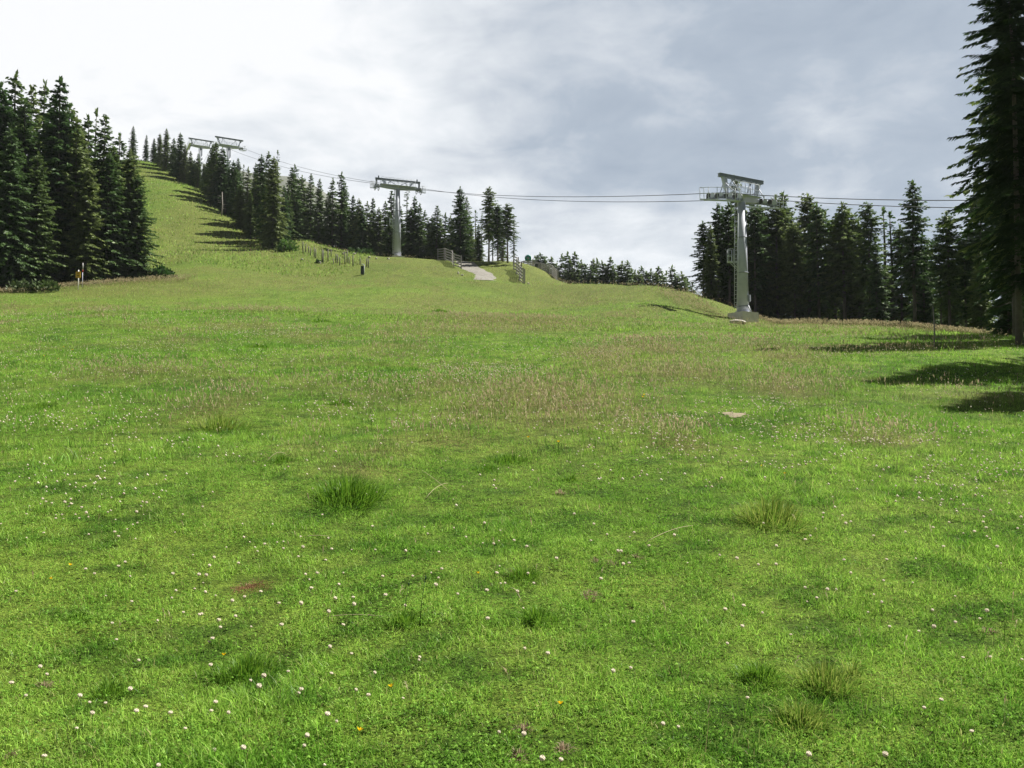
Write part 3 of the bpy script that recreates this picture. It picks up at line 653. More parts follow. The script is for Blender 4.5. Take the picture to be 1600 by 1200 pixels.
ROCKS = [(1152, 506, 32, 8, 'pale slab of rock in front of the concrete base of the nearest lift tower'), (536, 398, 5, 4, 'small pale rock at the left end of the stone line by the stakes'), (553, 398, 6, 4, 'pale rock in the stone line, next to the stakes'), (577, 403, 7, 3, 'flat white rock right of the stakes on the crest'), (588, 405, 4, 3, 'tiny white rock on the crest left of the second tower'), (607, 405, 5, 3, 'white rock close to the foot of the second tower'), (500, 412, 5, 4, 'pale rock below the left stakes'), (472, 407, 5, 4, 'pale rock on the bank left of the stakes'), (716, 428, 4, 4, 'upper pale rock on the bank left of the gravel path'), (722, 431, 5, 3, 'lower pale rock on the bank left of the gravel path'), (826, 444, 5, 3, 'pale rock right of the end of the lattice fence'), (355, 336, 5, 3, 'pale rock at the edge of the steep slope by the dead trunk'), (392, 366, 4, 3, 'white rock at the edge of the steep slope under the spruces')]
for i, a in enumerate(ROCKS): rock(*a, seed=i + 3)
V_ = []; F_ = []; nr, na = 5, 20
for i in range(nr + 1):
    for k in range(na):
        a = 6.283 * k / na; rr = i / nr * (1 + .25 * math.sin(3 * a + 1) + .12 * math.sin(5 * a)); x = sl_c[0] + .13 * rr * math.cos(a); y = sl_c[1] + .2 * rr * math.sin(a); V_.append((x, y, gz(x, y) + .012 * (1 - i / nr) + .006))
for i in range(nr):
    for k in range(na): F_.append((i * na + k, (i + 1) * na + k, (i + 1) * na + (k + 1) % na, i * na + (k + 1) % na))
me = bpy.data.meshes.new('bare_soil'); me.from_pydata(V_, [], F_); me.materials.append(M['sand']); me.polygons.foreach_set('use_smooth', [True] * len(F_))
tag(link('bare_soil', me), 'small patch of bare sandy soil in the grass right of centre', 'soil', kind='structure')

# ------------------------------------------------------------------ spruces
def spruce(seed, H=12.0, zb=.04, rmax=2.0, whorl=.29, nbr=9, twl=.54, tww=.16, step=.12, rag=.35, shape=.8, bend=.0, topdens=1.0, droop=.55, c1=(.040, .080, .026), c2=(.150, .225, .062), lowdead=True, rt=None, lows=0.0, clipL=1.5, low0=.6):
    g = np.random.default_rng(seed)
    V, Fq, Cq = [], [], []; zs = zb * H
    c1 = np.array(c1); c2 = np.array(c2); az0 = 0
    while zs < H * .985:
        t = (zs - zb * H) / (H - zb * H)
        Rr = rmax * (1 - t) ** shape * min(1, low0 + 2.2 * t) + .12
        k = max(3, int(nbr * (.6 + .4 * (1 - t)) + g.random()))
        az0 += 1.1 + g.random()
        for j in range(k):
            if g.random() > topdens + (1 - t) * .3 or g.random() < lows * (1 - t) ** 2: continue
            az = az0 + 6.283 * j / k + g.normal(0, .25); Lb = Rr * (1 + rag * g.normal(0, .6)); Lb = float(np.clip(Lb, .12, Rr * clipL))
            z0 = zs + g.normal(0, .14 if H < 15 else .07)
            ns = max(2, int(Lb / step)); s = (np.arange(ns) + .6 + .5 * g.random(ns)) / (ns + .3); s = s[(s > .02) & (s <= 1.02)]
            upk = .35 * t + .12 - .12 * (1 - t) + g.normal(0, .10); dr = droop * (1 - .6 * t) * (.6 + .8 * g.random())
            r_ = Lb * s; dz = Lb * (upk * s - dr * s ** 1.6 + .22 * dr * s ** 4)
            o = np.array((math.cos(az), math.sin(az), 0)); sd = np.array((-math.sin(az), math.cos(az), 0))
            cen = o[None] * r_[:, None] + np.array((0, 0, z0))[None]; cen[:, 2] += dz
            for side in (-1, 1, 0):
                m_ = len(s)
                if side == 0 and m_ > 1: sel = np.arange(m_)[::2]
                else: sel = np.arange(m_)
                if len(sel) == 0: continue
                lt = twl * (1.05 - .55 * s[sel]) * (.65 + .7 * g.random(len(sel))) * min(1, .35 + Lb * .5)
                d = o[None] * (.55 + .5 * g.random(len(sel)))[:, None] + sd[None] * (side * (.75 + .3 * g.random(len(sel))) if side else g.normal(0, .2, len(sel)))[:, None]
                dn = -(.15 + (.55 if side else .75) * g.random(len(sel)) * (1 - .5 * t)); d[:, 2] += dn
                d /= np.linalg.norm(d, axis=1)[:, None]
                w_ = np.cross(d, np.array((0, 0, 1.0)) + g.normal(0, .45, (len(sel), 3))); w_ /= np.linalg.norm(w_, axis=1)[:, None] + 1e-6
                b = cen[sel]; ww = tww * (.7 + .6 * g.random(len(sel)))[:, None]
                q = np.stack([b - d * lt[:, None] * .08, b + d * (lt * .45)[:, None] + w_ * ww * .5, b + d * lt[:, None] - np.array((0, 0, .06)) * lt[:, None], b + d * (lt * .4)[:, None] - w_ * ww * .5], 1)
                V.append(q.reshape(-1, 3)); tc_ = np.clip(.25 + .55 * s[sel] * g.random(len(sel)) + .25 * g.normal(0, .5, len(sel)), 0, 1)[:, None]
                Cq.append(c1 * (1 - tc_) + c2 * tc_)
        zs += whorl * (.75 + .5 * g.random()) * (1 - .45 * t)
    # leader tuft
    for j in range(14):
        a = g.random() * 6.283; d = np.array((math.cos(a) * .35, math.sin(a) * .35, .8)); b = np.array((0, 0, H * (.955 + .04 * g.random()))); lt = .28 + .2 * g.random(); wv = np.array((-math.sin(a), math.cos(a), 0)) * tww * .5
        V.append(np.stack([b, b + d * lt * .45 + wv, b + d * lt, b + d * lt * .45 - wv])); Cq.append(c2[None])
    V = np.concatenate(V); C = np.concatenate(Cq); nq = len(V) // 4
    ph = g.random() * 6.28
    bx = lambda z: bend * H * (z / H) ** 2 * math.cos(ph); by = lambda z: bend * H * (z / H) ** 2 * math.sin(ph)
    V[:, 0] += bend * H * (np.clip(V[:, 2], 0, H) / H) ** 2 * math.cos(ph); V[:, 1] += bend * H * (np.clip(V[:, 2], 0, H) / H) ** 2 * math.sin(ph)
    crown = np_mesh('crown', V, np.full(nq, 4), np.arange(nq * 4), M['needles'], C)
    rt = rt or .0125 * H
    tb = MB(); zsv = np.linspace(0, 1, 9)
    tb.tube([(bx(z * H) + .03 * math.sin(7 * z + seed), by(z * H) + .03 * math.cos(5 * z + seed), z * H - (.35 if z == 0 else 0)) for z in zsv], [rt * ((1 - z) ** .8 * 1.0 + .06) * (1.25 if z == 0 else 1) for z in zsv], 9)
    if lowdead:
        for j in range(int(10 + zb * 60)):
            z = g.uniform(.08, max(.15, zb + .1)) * H; a = g.random() * 6.283; l = g.uniform(.25, 1.1) * min(1, rmax / 1.5)
            p = np.array((bx(z), by(z), z)); d = np.array((math.cos(a), math.sin(a), -.15 - .3 * g.random()))
            tb.tube([p, p + d * l * .6, p + d * l + np.array((0, 0, .05))], [.022, .014, .005], 4, False)
    return tb.mesh('trunk', M['bark']), crown
KIN = {
 'full': [spruce(1), spruce(2, rmax=2.2, shape=.7, rag=.45), spruce(3, rmax=1.9, rag=.5, bend=.01)],
 'narrow': [spruce(11, rmax=1.4, nbr=7, shape=.7), spruce(12, rmax=1.5, rag=.6, nbr=7, bend=.015), spruce(13, rmax=1.3, rag=.5, nbr=6, shape=.65)],
 'tall': [spruce(21, zb=.34, rmax=1.7, rag=.6, shape=.55, lows=.5), spruce(22, zb=.26, rmax=1.85, rag=.6, shape=.5, bend=.01, lows=.7), spruce(23, zb=.42, rmax=1.6, rag=.7, shape=.5, lows=.4), spruce(24, zb=.22, rmax=1.9, rag=.6, shape=.6, lows=.75), spruce(25, zb=.38, rmax=1.45, rag=.8, shape=.65, lows=.5, bend=.015)],
 'thin': [spruce(31, zb=.2, rmax=.75, nbr=5, rag=.8, topdens=.55, whorl=.42, twl=.42), spruce(32, zb=.12, rmax=.9, nbr=5, rag=.8, topdens=.5, whorl=.42)],
 'bushy': [spruce(41, rmax=2.7, shape=.75, nbr=9, rag=.4, twl=.6), spruce(42, rmax=2.3, shape=.55, nbr=8, rag=.5)],
 'flat': [spruce(51, zb=.40, rmax=2.2, shape=.28, rag=.6, nbr=6, whorl=.5, droop=.1)],
}
NEAR1 = spruce(61, H=18, zb=.13, rmax=2.35, low0=.35, lows=.55, whorl=.40, nbr=19, twl=.40, tww=.07, step=.055, rag=.9, clipL=1.3, shape=.78, droop=.85, c1=(.017, .038, .013), c2=(.075, .12, .032), rt=.12)
ADJ = {'full': 'dense cone-shaped spruce', 'narrow': 'narrow pointed spruce', 'tall': 'tall spruce with bare lower trunk', 'thin': 'thin sparse spruce', 'bushy': 'broad bushy spruce', 'flat': 'flat-topped conifer'}
tcount = {}
def tree(x, y, h, kind, lb, grp, wid=1.0, var=None, meshes=None, H0=12.0):
    k = tcount.get(kind, 0); tcount[kind] = k + 1
    t, c = meshes or KIN[kind][(k if var is None else var) % len(KIN[kind])]
    root = empty('spruce_tree', (x, y, gz(x, y) - .05), random.uniform(0, 6.28))
    s = h / H0; root.scale = (s * wid, s * wid, s)
    tag(root, lb, 'tree', grp); link('trunk', t, root); link('crown', c, root)
    return root
ORD = ['', 'first', 'second', 'third', 'fourth', 'fifth', 'sixth', 'seventh', 'eighth', 'ninth', 'tenth', 'eleventh', 'twelfth', 'thirteenth', 'fourteenth', 'fifteenth', 'sixteenth', 'seventeenth', 'eighteenth', 'nineteenth', 'twentieth', 'twenty-first', 'twenty-second', 'twenty-third', 'twenty-fourth', 'twenty-fifth', 'twenty-sixth', 'twenty-seventh', 'twenty-eighth', 'twenty-ninth', 'thirtieth', 'thirty-first', 'thirty-second', 'thirty-third', 'thirty-fourth', 'thirty-fifth', 'thirty-sixth', 'thirty-seventh', 'thirty-eighth', 'thirty-ninth', 'fortieth']
def stand(lst, where, grp):
    lst = sorted(lst, key=lambda a: a[0])
    for i, (px, py, Y, kind, wid) in enumerate(lst):
        p = unproj(px, py, Y); h = p[2] - gz(p[0], p[1]) + .05
        tree(p[0], p[1], max(h, 2), kind, f'{ADJ[kind]}, {ORD[i + 1]} {where}', grp, wid)
LEFT = [(10, 152, 85, 'full', 1.0), (40, 155, 82, 'full', 1.0), (83, 150, 85, 'full', 1.0), (110, 165, 84, 'full', 1.0), (128, 205, 81, 'full', 1.0), (178, 228, 82, 'full', 1.0), (-30, 150, 78, 'full', 1.0), (2, 132, 82, 'full', .95), (25, 115, 86, 'narrow', 1.1), (18, 205, 74, 'bushy', .8), (52, 133, 91, 'narrow', 1.0), (70, 130, 94, 'narrow', 1.0), (95, 121, 80, 'full', .95), (60, 240, 76, 'full', .9), (120, 185, 80, 'full', .9), (138, 182, 88, 'narrow', 1.1), (151, 172, 90, 'thin', 1.0), (162, 180, 85, 'narrow', 1.15), (170, 240, 81, 'full', 1.05), (187, 212, 84, 'narrow', 1.2), (205, 235, 83.5, 'bushy', .75), (216, 275, 83, 'full', 1.05), (140, 260, 79, 'full', .9)]
stand(LEFT, 'from the left along the left forest front', 'spruces at the front of the left forest')
CREST = [(241, 216, 171, 'full', 1.1), (272, 216, 163, 'full', 1.1), (290, 226, 159, 'full', 1.1), (304, 250, 155, 'full', 1.1), (319, 256, 151, 'full', 1.1), (326, 246, 149, 'full', 1.0), (208, 197, 174, 'full', .9), (229, 211, 172, 'narrow', 1.1), (250, 209, 168, 'full', .9), (261, 201, 166, 'full', 1.0), (282, 208, 160, 'full', .9), (298, 236, 157, 'full', 1.0), (310, 240, 154, 'full', 1.0)]
stand(CREST, 'from the left at the top of the slope', 'spruces at the top of the slope')
EDGE = [(353, 275, 135, 'full', 1.1), (375, 290, 128, 'full', 1.1), (392, 300, 122, 'full', 1.0), (332, 226, 146, 'full', 1.0), (338, 222, 143, 'full', 1.1), (348, 231, 141, 'full', 1.0), (368, 261, 134, 'narrow', 1.1), (381, 258, 130, 'thin', 1.0), (388, 262, 128, 'narrow', 1.1), (409, 243, 124, 'full', .85), (420, 238, 120, 'narrow', 1.0), (428, 246, 112, 'bushy', .75), (434, 236, 121, 'thin', .9), (358, 262, 137, 'full', 1.0), (398, 275, 125, 'full', .9), (415, 290, 117, 'full', .95), (444, 290, 116, 'full', .85)]
stand(EDGE, 'from the left along the slope edge', 'spruces along the right edge of the slope')
MID = [(625, 322, 131, 'full', 1.1), (664, 330, 129, 'narrow', 1.2), (675, 338, 127, 'full', 1.0), (689, 342, 125, 'full', 1.0), (704, 338, 124, 'narrow', 1.2), (567, 322, 125, 'full', 1.0), (608, 330, 124, 'full', 1.0), (642, 325, 125, 'full', 1.1), (455, 262, 135, 'narrow', 1.1), (461, 259, 138, 'narrow', 1.0), (472, 275, 140, 'full', .9), (486, 272, 136, 'narrow', 1.0), (499, 280, 133, 'full', .8), (512, 300, 130, 'narrow', 1.2), (520, 280, 128, 'narrow', 1.1), (534, 270, 130, 'narrow', 1.1), (541, 287, 133, 'narrow', 1.0), (552, 305, 129, 'full', .9), (561, 311, 127, 'full', .9), (574, 316, 128, 'narrow', 1.2), (583, 309, 130, 'full', .8), (592, 325, 126, 'full', .9), (602, 315, 127, 'narrow', 1.2), (614, 299, 130, 'narrow', 1.2), (636, 291, 132, 'thin', 1.1), (648, 308, 126, 'full', .95), (656, 318, 125, 'full', .85), (669, 345, 127, 'narrow', 1.2), (682, 322, 124, 'narrow', 1.3), (696, 334, 126, 'narrow', 1.2)]
stand(MID, 'from the left behind the second tower', 'spruces behind the second tower')
PATHT = [(709, 345, 128, 'full', .8), (719, 293, 119, 'full', .95), (728, 310, 121, 'narrow', 1.2), (735, 345, 122, 'full', 1.0), (748, 350, 118, 'full', .9), (743, 329, 123, 'thin', 1.4), (753, 335, 120, 'thin', 1.0), (764, 293, 117, 'tall', 1.0), (778, 321, 114, 'tall', 1.1), (793, 319, 112, 'tall', 1.2), (803, 336, 110, 'thin', 1.2), (786, 340, 113, 'thin', 1.2), (770, 345, 118, 'thin', 1.1)]
stand(PATHT, 'from the left behind the gravel path', 'spruces behind the gravel path')
FARL = [(854, 408, 149, 'full'), (892, 406, 147, 'full'), (922, 416, 145, 'full'), (946, 414, 147, 'full'), (958, 417, 144, 'full'), (987, 420, 146, 'full'), (997, 425, 142, 'full'), (1010, 424, 143, 'full'), (1023, 426, 141, 'full'), (1035, 428, 142, 'full'), (1058, 430, 139, 'full'), (1071, 437, 138, 'full'), (836, 402, 152, 'full'), (844, 396, 150, 'bushy'), (862, 402, 152, 'full'), (870, 412, 150, 'full'), (878, 398, 152, 'narrow'), (887, 395, 150, 'narrow'), (898, 394, 148, 'full'), (908, 408, 150, 'full'), (917, 413, 148, 'narrow'), (927, 405, 147, 'full'), (933, 406, 150, 'narrow'), (941, 408, 146, 'narrow'), (952, 402, 146, 'full'), (964, 415, 148, 'narrow'), (972, 410, 146, 'full'), (981, 408, 144, 'full'), (992, 424, 146, 'narrow'), (1003, 417, 145, 'full'), (1017, 422, 144, 'full'), (1029, 416, 143, 'full'), (1041, 424, 145, 'thin'), (1050, 417, 141, 'full'), (1065, 426, 140, 'full'), (1074, 436, 142, 'narrow'), (1084, 441, 140, 'narrow')]
stand([(a, b, c, d, 1.12) for a, b, c, d in FARL], 'from the left in the distant tree line', 'spruces of the distant tree line')
RIGHT = [(1450, 388, 72, 'tall', 1.0), (1480, 394, 70, 'full', 1.0), (1517, 392, 64, 'full', 1.0), (1537, 398, 60, 'narrow', 1.2), (1166, 332, 82, 'full', 1.0), (1202, 335, 80, 'narrow', 1.1), (1231, 328, 83, 'tall', 1.0), (1251, 338, 79, 'full', .9), (1303, 342, 77, 'tall', 1.0), (1341, 348, 75, 'narrow', 1.2), (1406, 352, 74, 'tall', 1.0), (1098, 346, 80, 'tall', 1.0), (1110, 352, 77, 'full', .9), (1121, 320, 80, 'tall', .95), (1129, 325, 83, 'narrow', 1.2), (1138, 318, 79, 'tall', .95), (1149, 276, 88, 'narrow', .9), (1178, 318, 77, 'tall', .9), (1188, 323, 79, 'tall', .9), (1212, 306, 79, 'tall', .95), (1220, 303, 82, 'tall', .9), (1240, 350, 76, 'tall', .9), (1262, 305, 78, 'tall', .95), (1276, 318, 74, 'tall', .95), (1289, 334, 80, 'narrow', 1.1), (1316, 319, 73, 'tall', 1.1), (1328, 330, 76, 'tall', .95), (1356, 318, 71, 'tall', .85), (1368, 375, 68, 'full', .9), (1380, 326, 73, 'thin', 1.5), (1391, 332, 75, 'thin', 1.4), (1424, 284, 66, 'tall', .9), (1441, 365, 68, 'full', .9), (1467, 371, 60, 'flat', .8), (1488, 402, 62, 'full', .9), (1506, 376, 60, 'tall', 1.0), (1530, 385, 56, 'full', .9)]
stand(RIGHT, 'from the left along the right forest front', 'spruces at the front of the right forest')
# back rows
def fill(nn, seed, fx, hx, kinds, lb, grp, mind=2.3):
    g = random.Random(seed); got = []; tries = 0
    while len(got) < nn and tries < 4000:
        tries += 1; q = fx(g)
        if q is None or any((q[0] - a) ** 2 + (q[1] - b) ** 2 < mind ** 2 for a, b in got): continue
        got.append(q); tree(q[0], q[1], hx(g, q), g.choice(kinds), lb, grp, g.uniform(.85, 1.15))
fill(24, 1, lambda g: (lambda x, y: (x, y) if y > 84 + (x + 40) * .9 and y < 84 + (x + 40) * .9 + 38 and (x < -41 - max(0, (y - 92)) * .34) else None)(g.uniform(-105, -33), g.uniform(70, 150)), lambda g, q: g.uniform(10, 15), ['full', 'narrow', 'full'], 'dark spruce in the shaded back rows of the left forest', 'back rows of the left forest')
fill(30, 2, lambda g: (lambda x, y: (x, y) if x > .235 * y + .3 else None)(g.uniform(14, 62), g.uniform(84, 110)), lambda g, q: g.uniform(9, 12), ['tall', 'full', 'narrow', 'full'], 'dark spruce in the shaded back rows of the right forest', 'back rows of the right forest', 2.2)
fill(22, 24, lambda g: (lambda x, y: (x, y) if x > .222 * y else None)(g.uniform(15, 48), g.uniform(79, 92)), lambda g, q: g.uniform(7, 10), ['full', 'bushy', 'full'], 'leafy lower spruce filling the gaps behind the right forest front', 'lower spruces inside the right forest', 1.9)
fill(8, 22, lambda g: (lambda x, y: (x, y) if x > y * .44 else None)(g.uniform(22, 44), g.uniform(50, 78)), lambda g, q: g.uniform(8, 11), ['full', 'tall', 'full'], 'leafy spruce behind the large dark tree at the right edge', 'spruces behind the right edge tree', 2.2)
fill(18, 3, lambda g: (lambda x, y: (x, y) if y > 124 + (-8 - x) * .25 and y < 140 + (-8 - x) * .7 else None)(g.uniform(-52, -1), g.uniform(124, 190)), lambda g, q: g.uniform(7, 9.5), ['full', 'narrow', 'full'], 'dark spruce in the back rows behind the second lift tower', 'back rows behind the second tower', 2.0)
fill(12, 4, lambda g: (g.uniform(4, 40), g.uniform(152, 166)), lambda g, q: g.uniform(8, 10), ['full', 'narrow'], 'dark spruce in the back rows of the distant tree line', 'back rows of the distant tree line', 2.2)
# the big dark spruces at the right edge
p = unproj(1594, 530, 28)
tree(p[0], p[1], 15, 'full', 'large near-black spruce filling the right edge of the photo', None, 1.0, meshes=NEAR1, H0=18)
tree(p[0] + 3.6, p[1] + 2.6, 14, 'full', 'dark spruce just right behind the large right edge spruce', None, 1.0, meshes=NEAR1, H0=18)
tree(17.4, 22.0, 17, 'full', 'spruce outside the right edge that throws the near shadow', None, 1.05, meshes=NEAR1, H0=18)
tree(16.6, 18.6, 16, 'full', 'spruce outside the right edge nearest to the viewpoint', None, 1.0, meshes=NEAR1, H0=18)
tree(20.5, 20.0, 18, 'full', 'spruce outside the right edge behind the two throwing the near shadow', None, 1.0, meshes=NEAR1, H0=18)
fill(9, 23, lambda g: (lambda x, y: (x, y) if x > y * .55 else None)(g.uniform(18, 34), g.uniform(33, 50)), lambda g, q: g.uniform(9, 13), ['full', 'narrow', 'tall'], 'shaded spruce low behind the large right edge spruce', 'shaded spruces at the right edge', 2.2)
# dead trunks
def snag(px, py0, py1, Y, lb, nbr=14, k=1.0):
    p = unproj(px, py1, Y); z = gz(p[0], p[1]); top = unproj(px, py0, Y)[2]; h = top - z; g = random.Random(px); q = MB()
    q.tube([(0, 0, -.3), (.03 * h, 0, h * .4), (.01 * h, .02, h)], [.13 * k, .1 * k, .045 * k], 8)
    for j in range(nbr):
        zz_ = g.uniform(.2, .97) * h; a = g.uniform(0, 6.28); l = g.uniform(.2, .7); q.tube([(.02 * h, 0, zz_), (.02 * h + l * math.cos(a), l * math.sin(a), zz_ + g.uniform(-.1, .15))], [.022 * k, .006 * k], 4, False)
    tag(q.build('dead_tree', M['deadwood'], None, (p[0], p[1], z)), lb, 'dead tree')
snag(346, 300, 341, 131, 'bare grey dead trunk at the edge of the steep slope')
snag(1459, 478, 545, 26, 'thin bare pale stem in the shaded grass left of the big spruce', 6, .2)
# low bushes
def bush(px, py, Y, wpx, hpx, lb, name='bush', c1=(.03, .07, .015), c2=(.085, .16, .035), nt=900):
    p = unproj(px, py, Y); z = gz(p[0], p[1]); s = Y / F; g = np.random.default_rng(px); a = wpx * s * .5; hh = hpx * s
    d = g.normal(0, 1, (nt, 3)); d /= np.linalg.norm(d, axis=1)[:, None]; d[:, 2] = np.abs(d[:, 2]); rad = (.35 + .65 * g.random(nt) ** .5) * (1 + .35 * np.sin(3 * np.arctan2(d[:, 1], d[:, 0]) + px))
    c = d * rad[:, None] * np.array((a, a * .8, hh)); dd = d + g.normal(0, .5, (nt, 3)); dd /= np.linalg.norm(dd, axis=1)[:, None]; wv = np.cross(dd, g.normal(0, 1, (nt, 3))); wv /= np.linalg.norm(wv, axis=1)[:, None]
    lt = min(.3, .45 * hh); ww = lt * .3; q = np.stack([c, c + dd * lt * .5 + wv * ww, c + dd * lt, c + dd * lt * .5 - wv * ww], 1).reshape(-1, 3); q[:, 2] = np.maximum(q[:, 2], -.05)
    t = g.random((nt, 1)); root = empty(name, (p[0], p[1], z)); tag(root, lb, 'bush')
    link('foliage', np_mesh('foliage', q, np.full(nt, 4), np.arange(nt * 4), M['needles'], np.array(c1) * (1 - t) + np.array(c2) * t), root)
    b = MB()
    for j in range(6):
        an = j * 1.05; b.tube([(0, 0, -.1), (a * .35 * math.cos(an), a * .3 * math.sin(an), hh * .4), (a * .75 * math.cos(an), a * .6 * math.sin(an), hh * .75)], [.05, .035, .012], 5)
    b.build('stem', M['bark'], root)
bush(250, 428, 84, 46, 14, 'low spreading conifer bush at the right foot of the left forest')
bush(447, 392, 110, 30, 14, 'bright green low bush under the bushy spruce on the slope', c1=(.06, .13, .02), c2=(.12, .23, .04))
bush(548, 392, 117, 8, 6, 'small dark bush on the crest above the stakes', nt=200)
bush(497, 412, 104, 7, 5, 'small green bush among the left stakes', nt=200, c1=(.05, .1, .02), c2=(.1, .18, .04))
bush(568, 386, 119, 26, 10, 'green bush at the foot of the row behind the stakes', nt=400)
bush(60, 453, 73, 74, 13, 'leafy dark undergrowth bush at the left forest edge beside the yellow sign', c1=(.022, .05, .014), c2=(.06, .11, .03))

# ------------------------------------------------------------------ chairlift towers
LINE = math.radians(30)        # crossarm swings 30 degrees: left end nearer
def tower(base, H, arm, beam_half, beam_dz, leg_top, leg_bot, mast_r, lb, block, ends=False, tilt=0.0, trainL=4.4, near=False, LINE=LINE):
    root = empty('chairlift_tower', base, LINE); tag(root, lb, 'lift tower', 'chairlift towers up the slope')
    S = M['steel']
    b = MB(); b.box((0, 0, block / 2 - .6), (1.6, 1.6, block + 1.2), None, .985); b.build('foundation', M['concrete'], root)
    zt = H - beam_dz - .3                   # top of mast
    m = MB(); r0, r1 = mast_r
    m.tube([(0, 0, block), (0, 0, zt)], [r0, r1], 20)
    m.tube([(0, 0, block + .002), (0, 0, block + .05)], r0 * 1.22, 20)
    m.build('mast', S, root)
    fl = MB()
    for k in (.36, .68): zz = block + (zt - block) * k; rr = r0 + (r1 - r0) * k; fl.tube([(0, 0, zz - .03), (0, 0, zz + .03)], rr + .045, 20)
    fl.tube([(0, 0, block + .42), (0, 0, block + .48)], r0 + .03, 20)
    fl.build('flange', M['steel_dark'], root)
    an = MB()
    for k in range(10):
        a = k * .628; an.tube([(r0 * 1.13 * math.cos(a), r0 * 1.13 * math.sin(a), block), (r0 * 1.13 * math.cos(a), r0 * 1.13 * math.sin(a), block + .16)], .025, 6)
    an.build('anchor_bolts', M['steel_pale'], root)
    # ladder on the downhill left face
    ld = MB(); az = math.radians(205) - LINE; o = np.array((math.cos(az), math.sin(az))); s = np.array((-o[1], o[0]))
    def lp(z, off, sd):
        k = (z - block) / (zt - block); rr = r0 + (r1 - r0) * k; q = o * (rr + off) + s * sd; return (q[0], q[1], z)
    for sd in (-.2, .2): ld.tube([lp(block + .3, .16, sd), lp(zt + .1, .16, sd)], .028, 6)
    z = block + .45
    while z < zt: ld.tube([lp(z, .16, -.2), lp(z, .16, .2)], .018, 5); z += .3
    for z in np.linspace(block + .6, zt - .2, 6): ld.tube([lp(z, -.02, 0), lp(z, .16, 0)], .02, 5); 
    ld.build('ladder', M['steel_pale'], root)
    # small rescue platform beside the ladder
    wp = MB(); zz = block + (zt - block) * .46; az2 = math.radians(180) - LINE; o2 = np.array((math.cos(az2), math.sin(az2))); s2 = np.array((-o2[1], o2[0]))
    def q3(a, c, z): q = o2 * a + s2 * c; return (q[0], q[1], z)
    wp.beam(q3(.35, -.25, zz), q3(1.05, -.25, zz), .05); wp.beam(q3(.35, .25, zz), q3(1.05, .25, zz), .05); wp.beam(q3(.7, 0, zz + .03), q3(1.06, 0, zz + .03), .5, .03)
    for c in (-.25, .25):
        wp.tube([q3(.35, c * .6, zz - .55), q3(.85, c, zz)], .03, 6)
        for a in (.72, 1.05): wp.tube([q3(a, c, zz), q3(a, c, zz + .95)], .026, 6)
        for h in (.48, .95): wp.tube([q3(.72, c, zz + h), q3(1.05, c, zz + h)], .022, 6)
    for h in (.48, .95): wp.tube([q3(1.05, -.25, zz + h), q3(1.05, .25, zz + h)], .022, 6)
    wp.build('rescue_platform', M['steel_pale'], root)
    if near:
        cb_ = MB(); a = math.radians(-40) - LINE; cb_.box((r0 * 1.0 * math.cos(a), r0 * 1.0 * math.sin(a), block + 1.05), (.28, .2, .5), np.array(((math.cos(a), -math.sin(a), 0), (math.sin(a), math.cos(a), 0), (0, 0, 1)))); cb_.build('junction_box', M['steel_dark'], root)
        cd_ = MB(); a = math.radians(-55) - LINE
        cd_.tube([(r0 * 1.1 * math.cos(a), r0 * 1.1 * math.sin(a), block + .5), (r0 * 1.4 * math.cos(a), r0 * 1.4 * math.sin(a), block + .2), (r0 * 1.7 * math.cos(a), r0 * 1.7 * math.sin(a), block + .02)], .05, 6); cd_.build('conduit', M['steel_pale'], root)
    # crossarm
    ca = MB(); zc = zt + .24
    for sx in (-1, 1):
        i0 = len(ca.v)
        for (xx, hh, hw) in ((0, .34, .24), (arm * .55, .26, .2), (arm, .15, .15)):
            for (yy, q) in ((-1, -1), (1, -1), (1, 1), (-1, 1)): ca.v.append(np.array((sx * xx, yy * hw, zc + .12 + (hh if q > 0 else -hh) * (1 if q > 0 else 1.1) - (.0 if q < 0 else .12))))
        for k in range(2):
            for e in range(4):
                f = (i0 + k * 4 + e, i0 + k * 4 + (e + 1) % 4, i0 + k * 4 + 4 + (e + 1) % 4, i0 + k * 4 + 4 + e); ca.f.append(f if sx > 0 else f[::-1]); ca.sm.append(False)
        f = tuple(i0 + 8 + e for e in range(4)); ca.f.append(f[::-1] if sx < 0 else f); ca.sm.append(False)
    ca.build('crossarm', S, root)
    # badge on the crossarm
    bd = MB(); bd.tube([(0, -.245, zc + .1), (0, -.262, zc + .1)], .1, 14); bd.build('number_plate', M['white'], root)
    # sheave trains along the rope
    for sx in (-1, 1):
        tr = MB(); x0 = sx * arm; zs = zc + .05; nw = 8
        def tz(yy): return zs - tilt * (yy if True else 0) - .012 * yy * yy
        tr.beam((x0, -trainL * .5, tz(-trainL * .5) - .2), (x0, 0, tz(0) - .12), .1, .16); tr.beam((x0, 0, tz(0) - .12), (x0, trainL * .5, tz(trainL * .5) - .2), .1, .16)
        for yy in (-trainL * .25, trainL * .25): tr.beam((x0, yy, tz(yy) - .3), (x0, yy, tz(yy) + .02), .09)
        tr.beam((x0 - sx * .3, 0, zc), (x0 + sx * .1, 0, tz(0) - .1), .22)
        if ends:
            for yy in (-trainL * .5, trainL * .5):
                tr.tube([(x0, yy + .42 * math.cos(t), tz(yy) - .18 + .42 * math.sin(t)) for t in np.linspace(0, 6.283, 15)], .05, 6, False)
        tro = tr.build('sheave_train', M['steel_dark'], root)
        for k in range(nw):
            yy = -trainL * .5 + trainL * (k + .5) / nw; wv = MB(); zz = tz(yy) + .02
            wv.tube([(x0 - .05, yy, zz), (x0 + .05, yy, zz)], .215, 14); wv.tube([(x0 - .065, yy, zz), (x0 + .065, yy, zz)], .09, 10)
            wv.build('sheave_wheel', M['rubber'] if k % 2 else M['steel_pale'], tro)
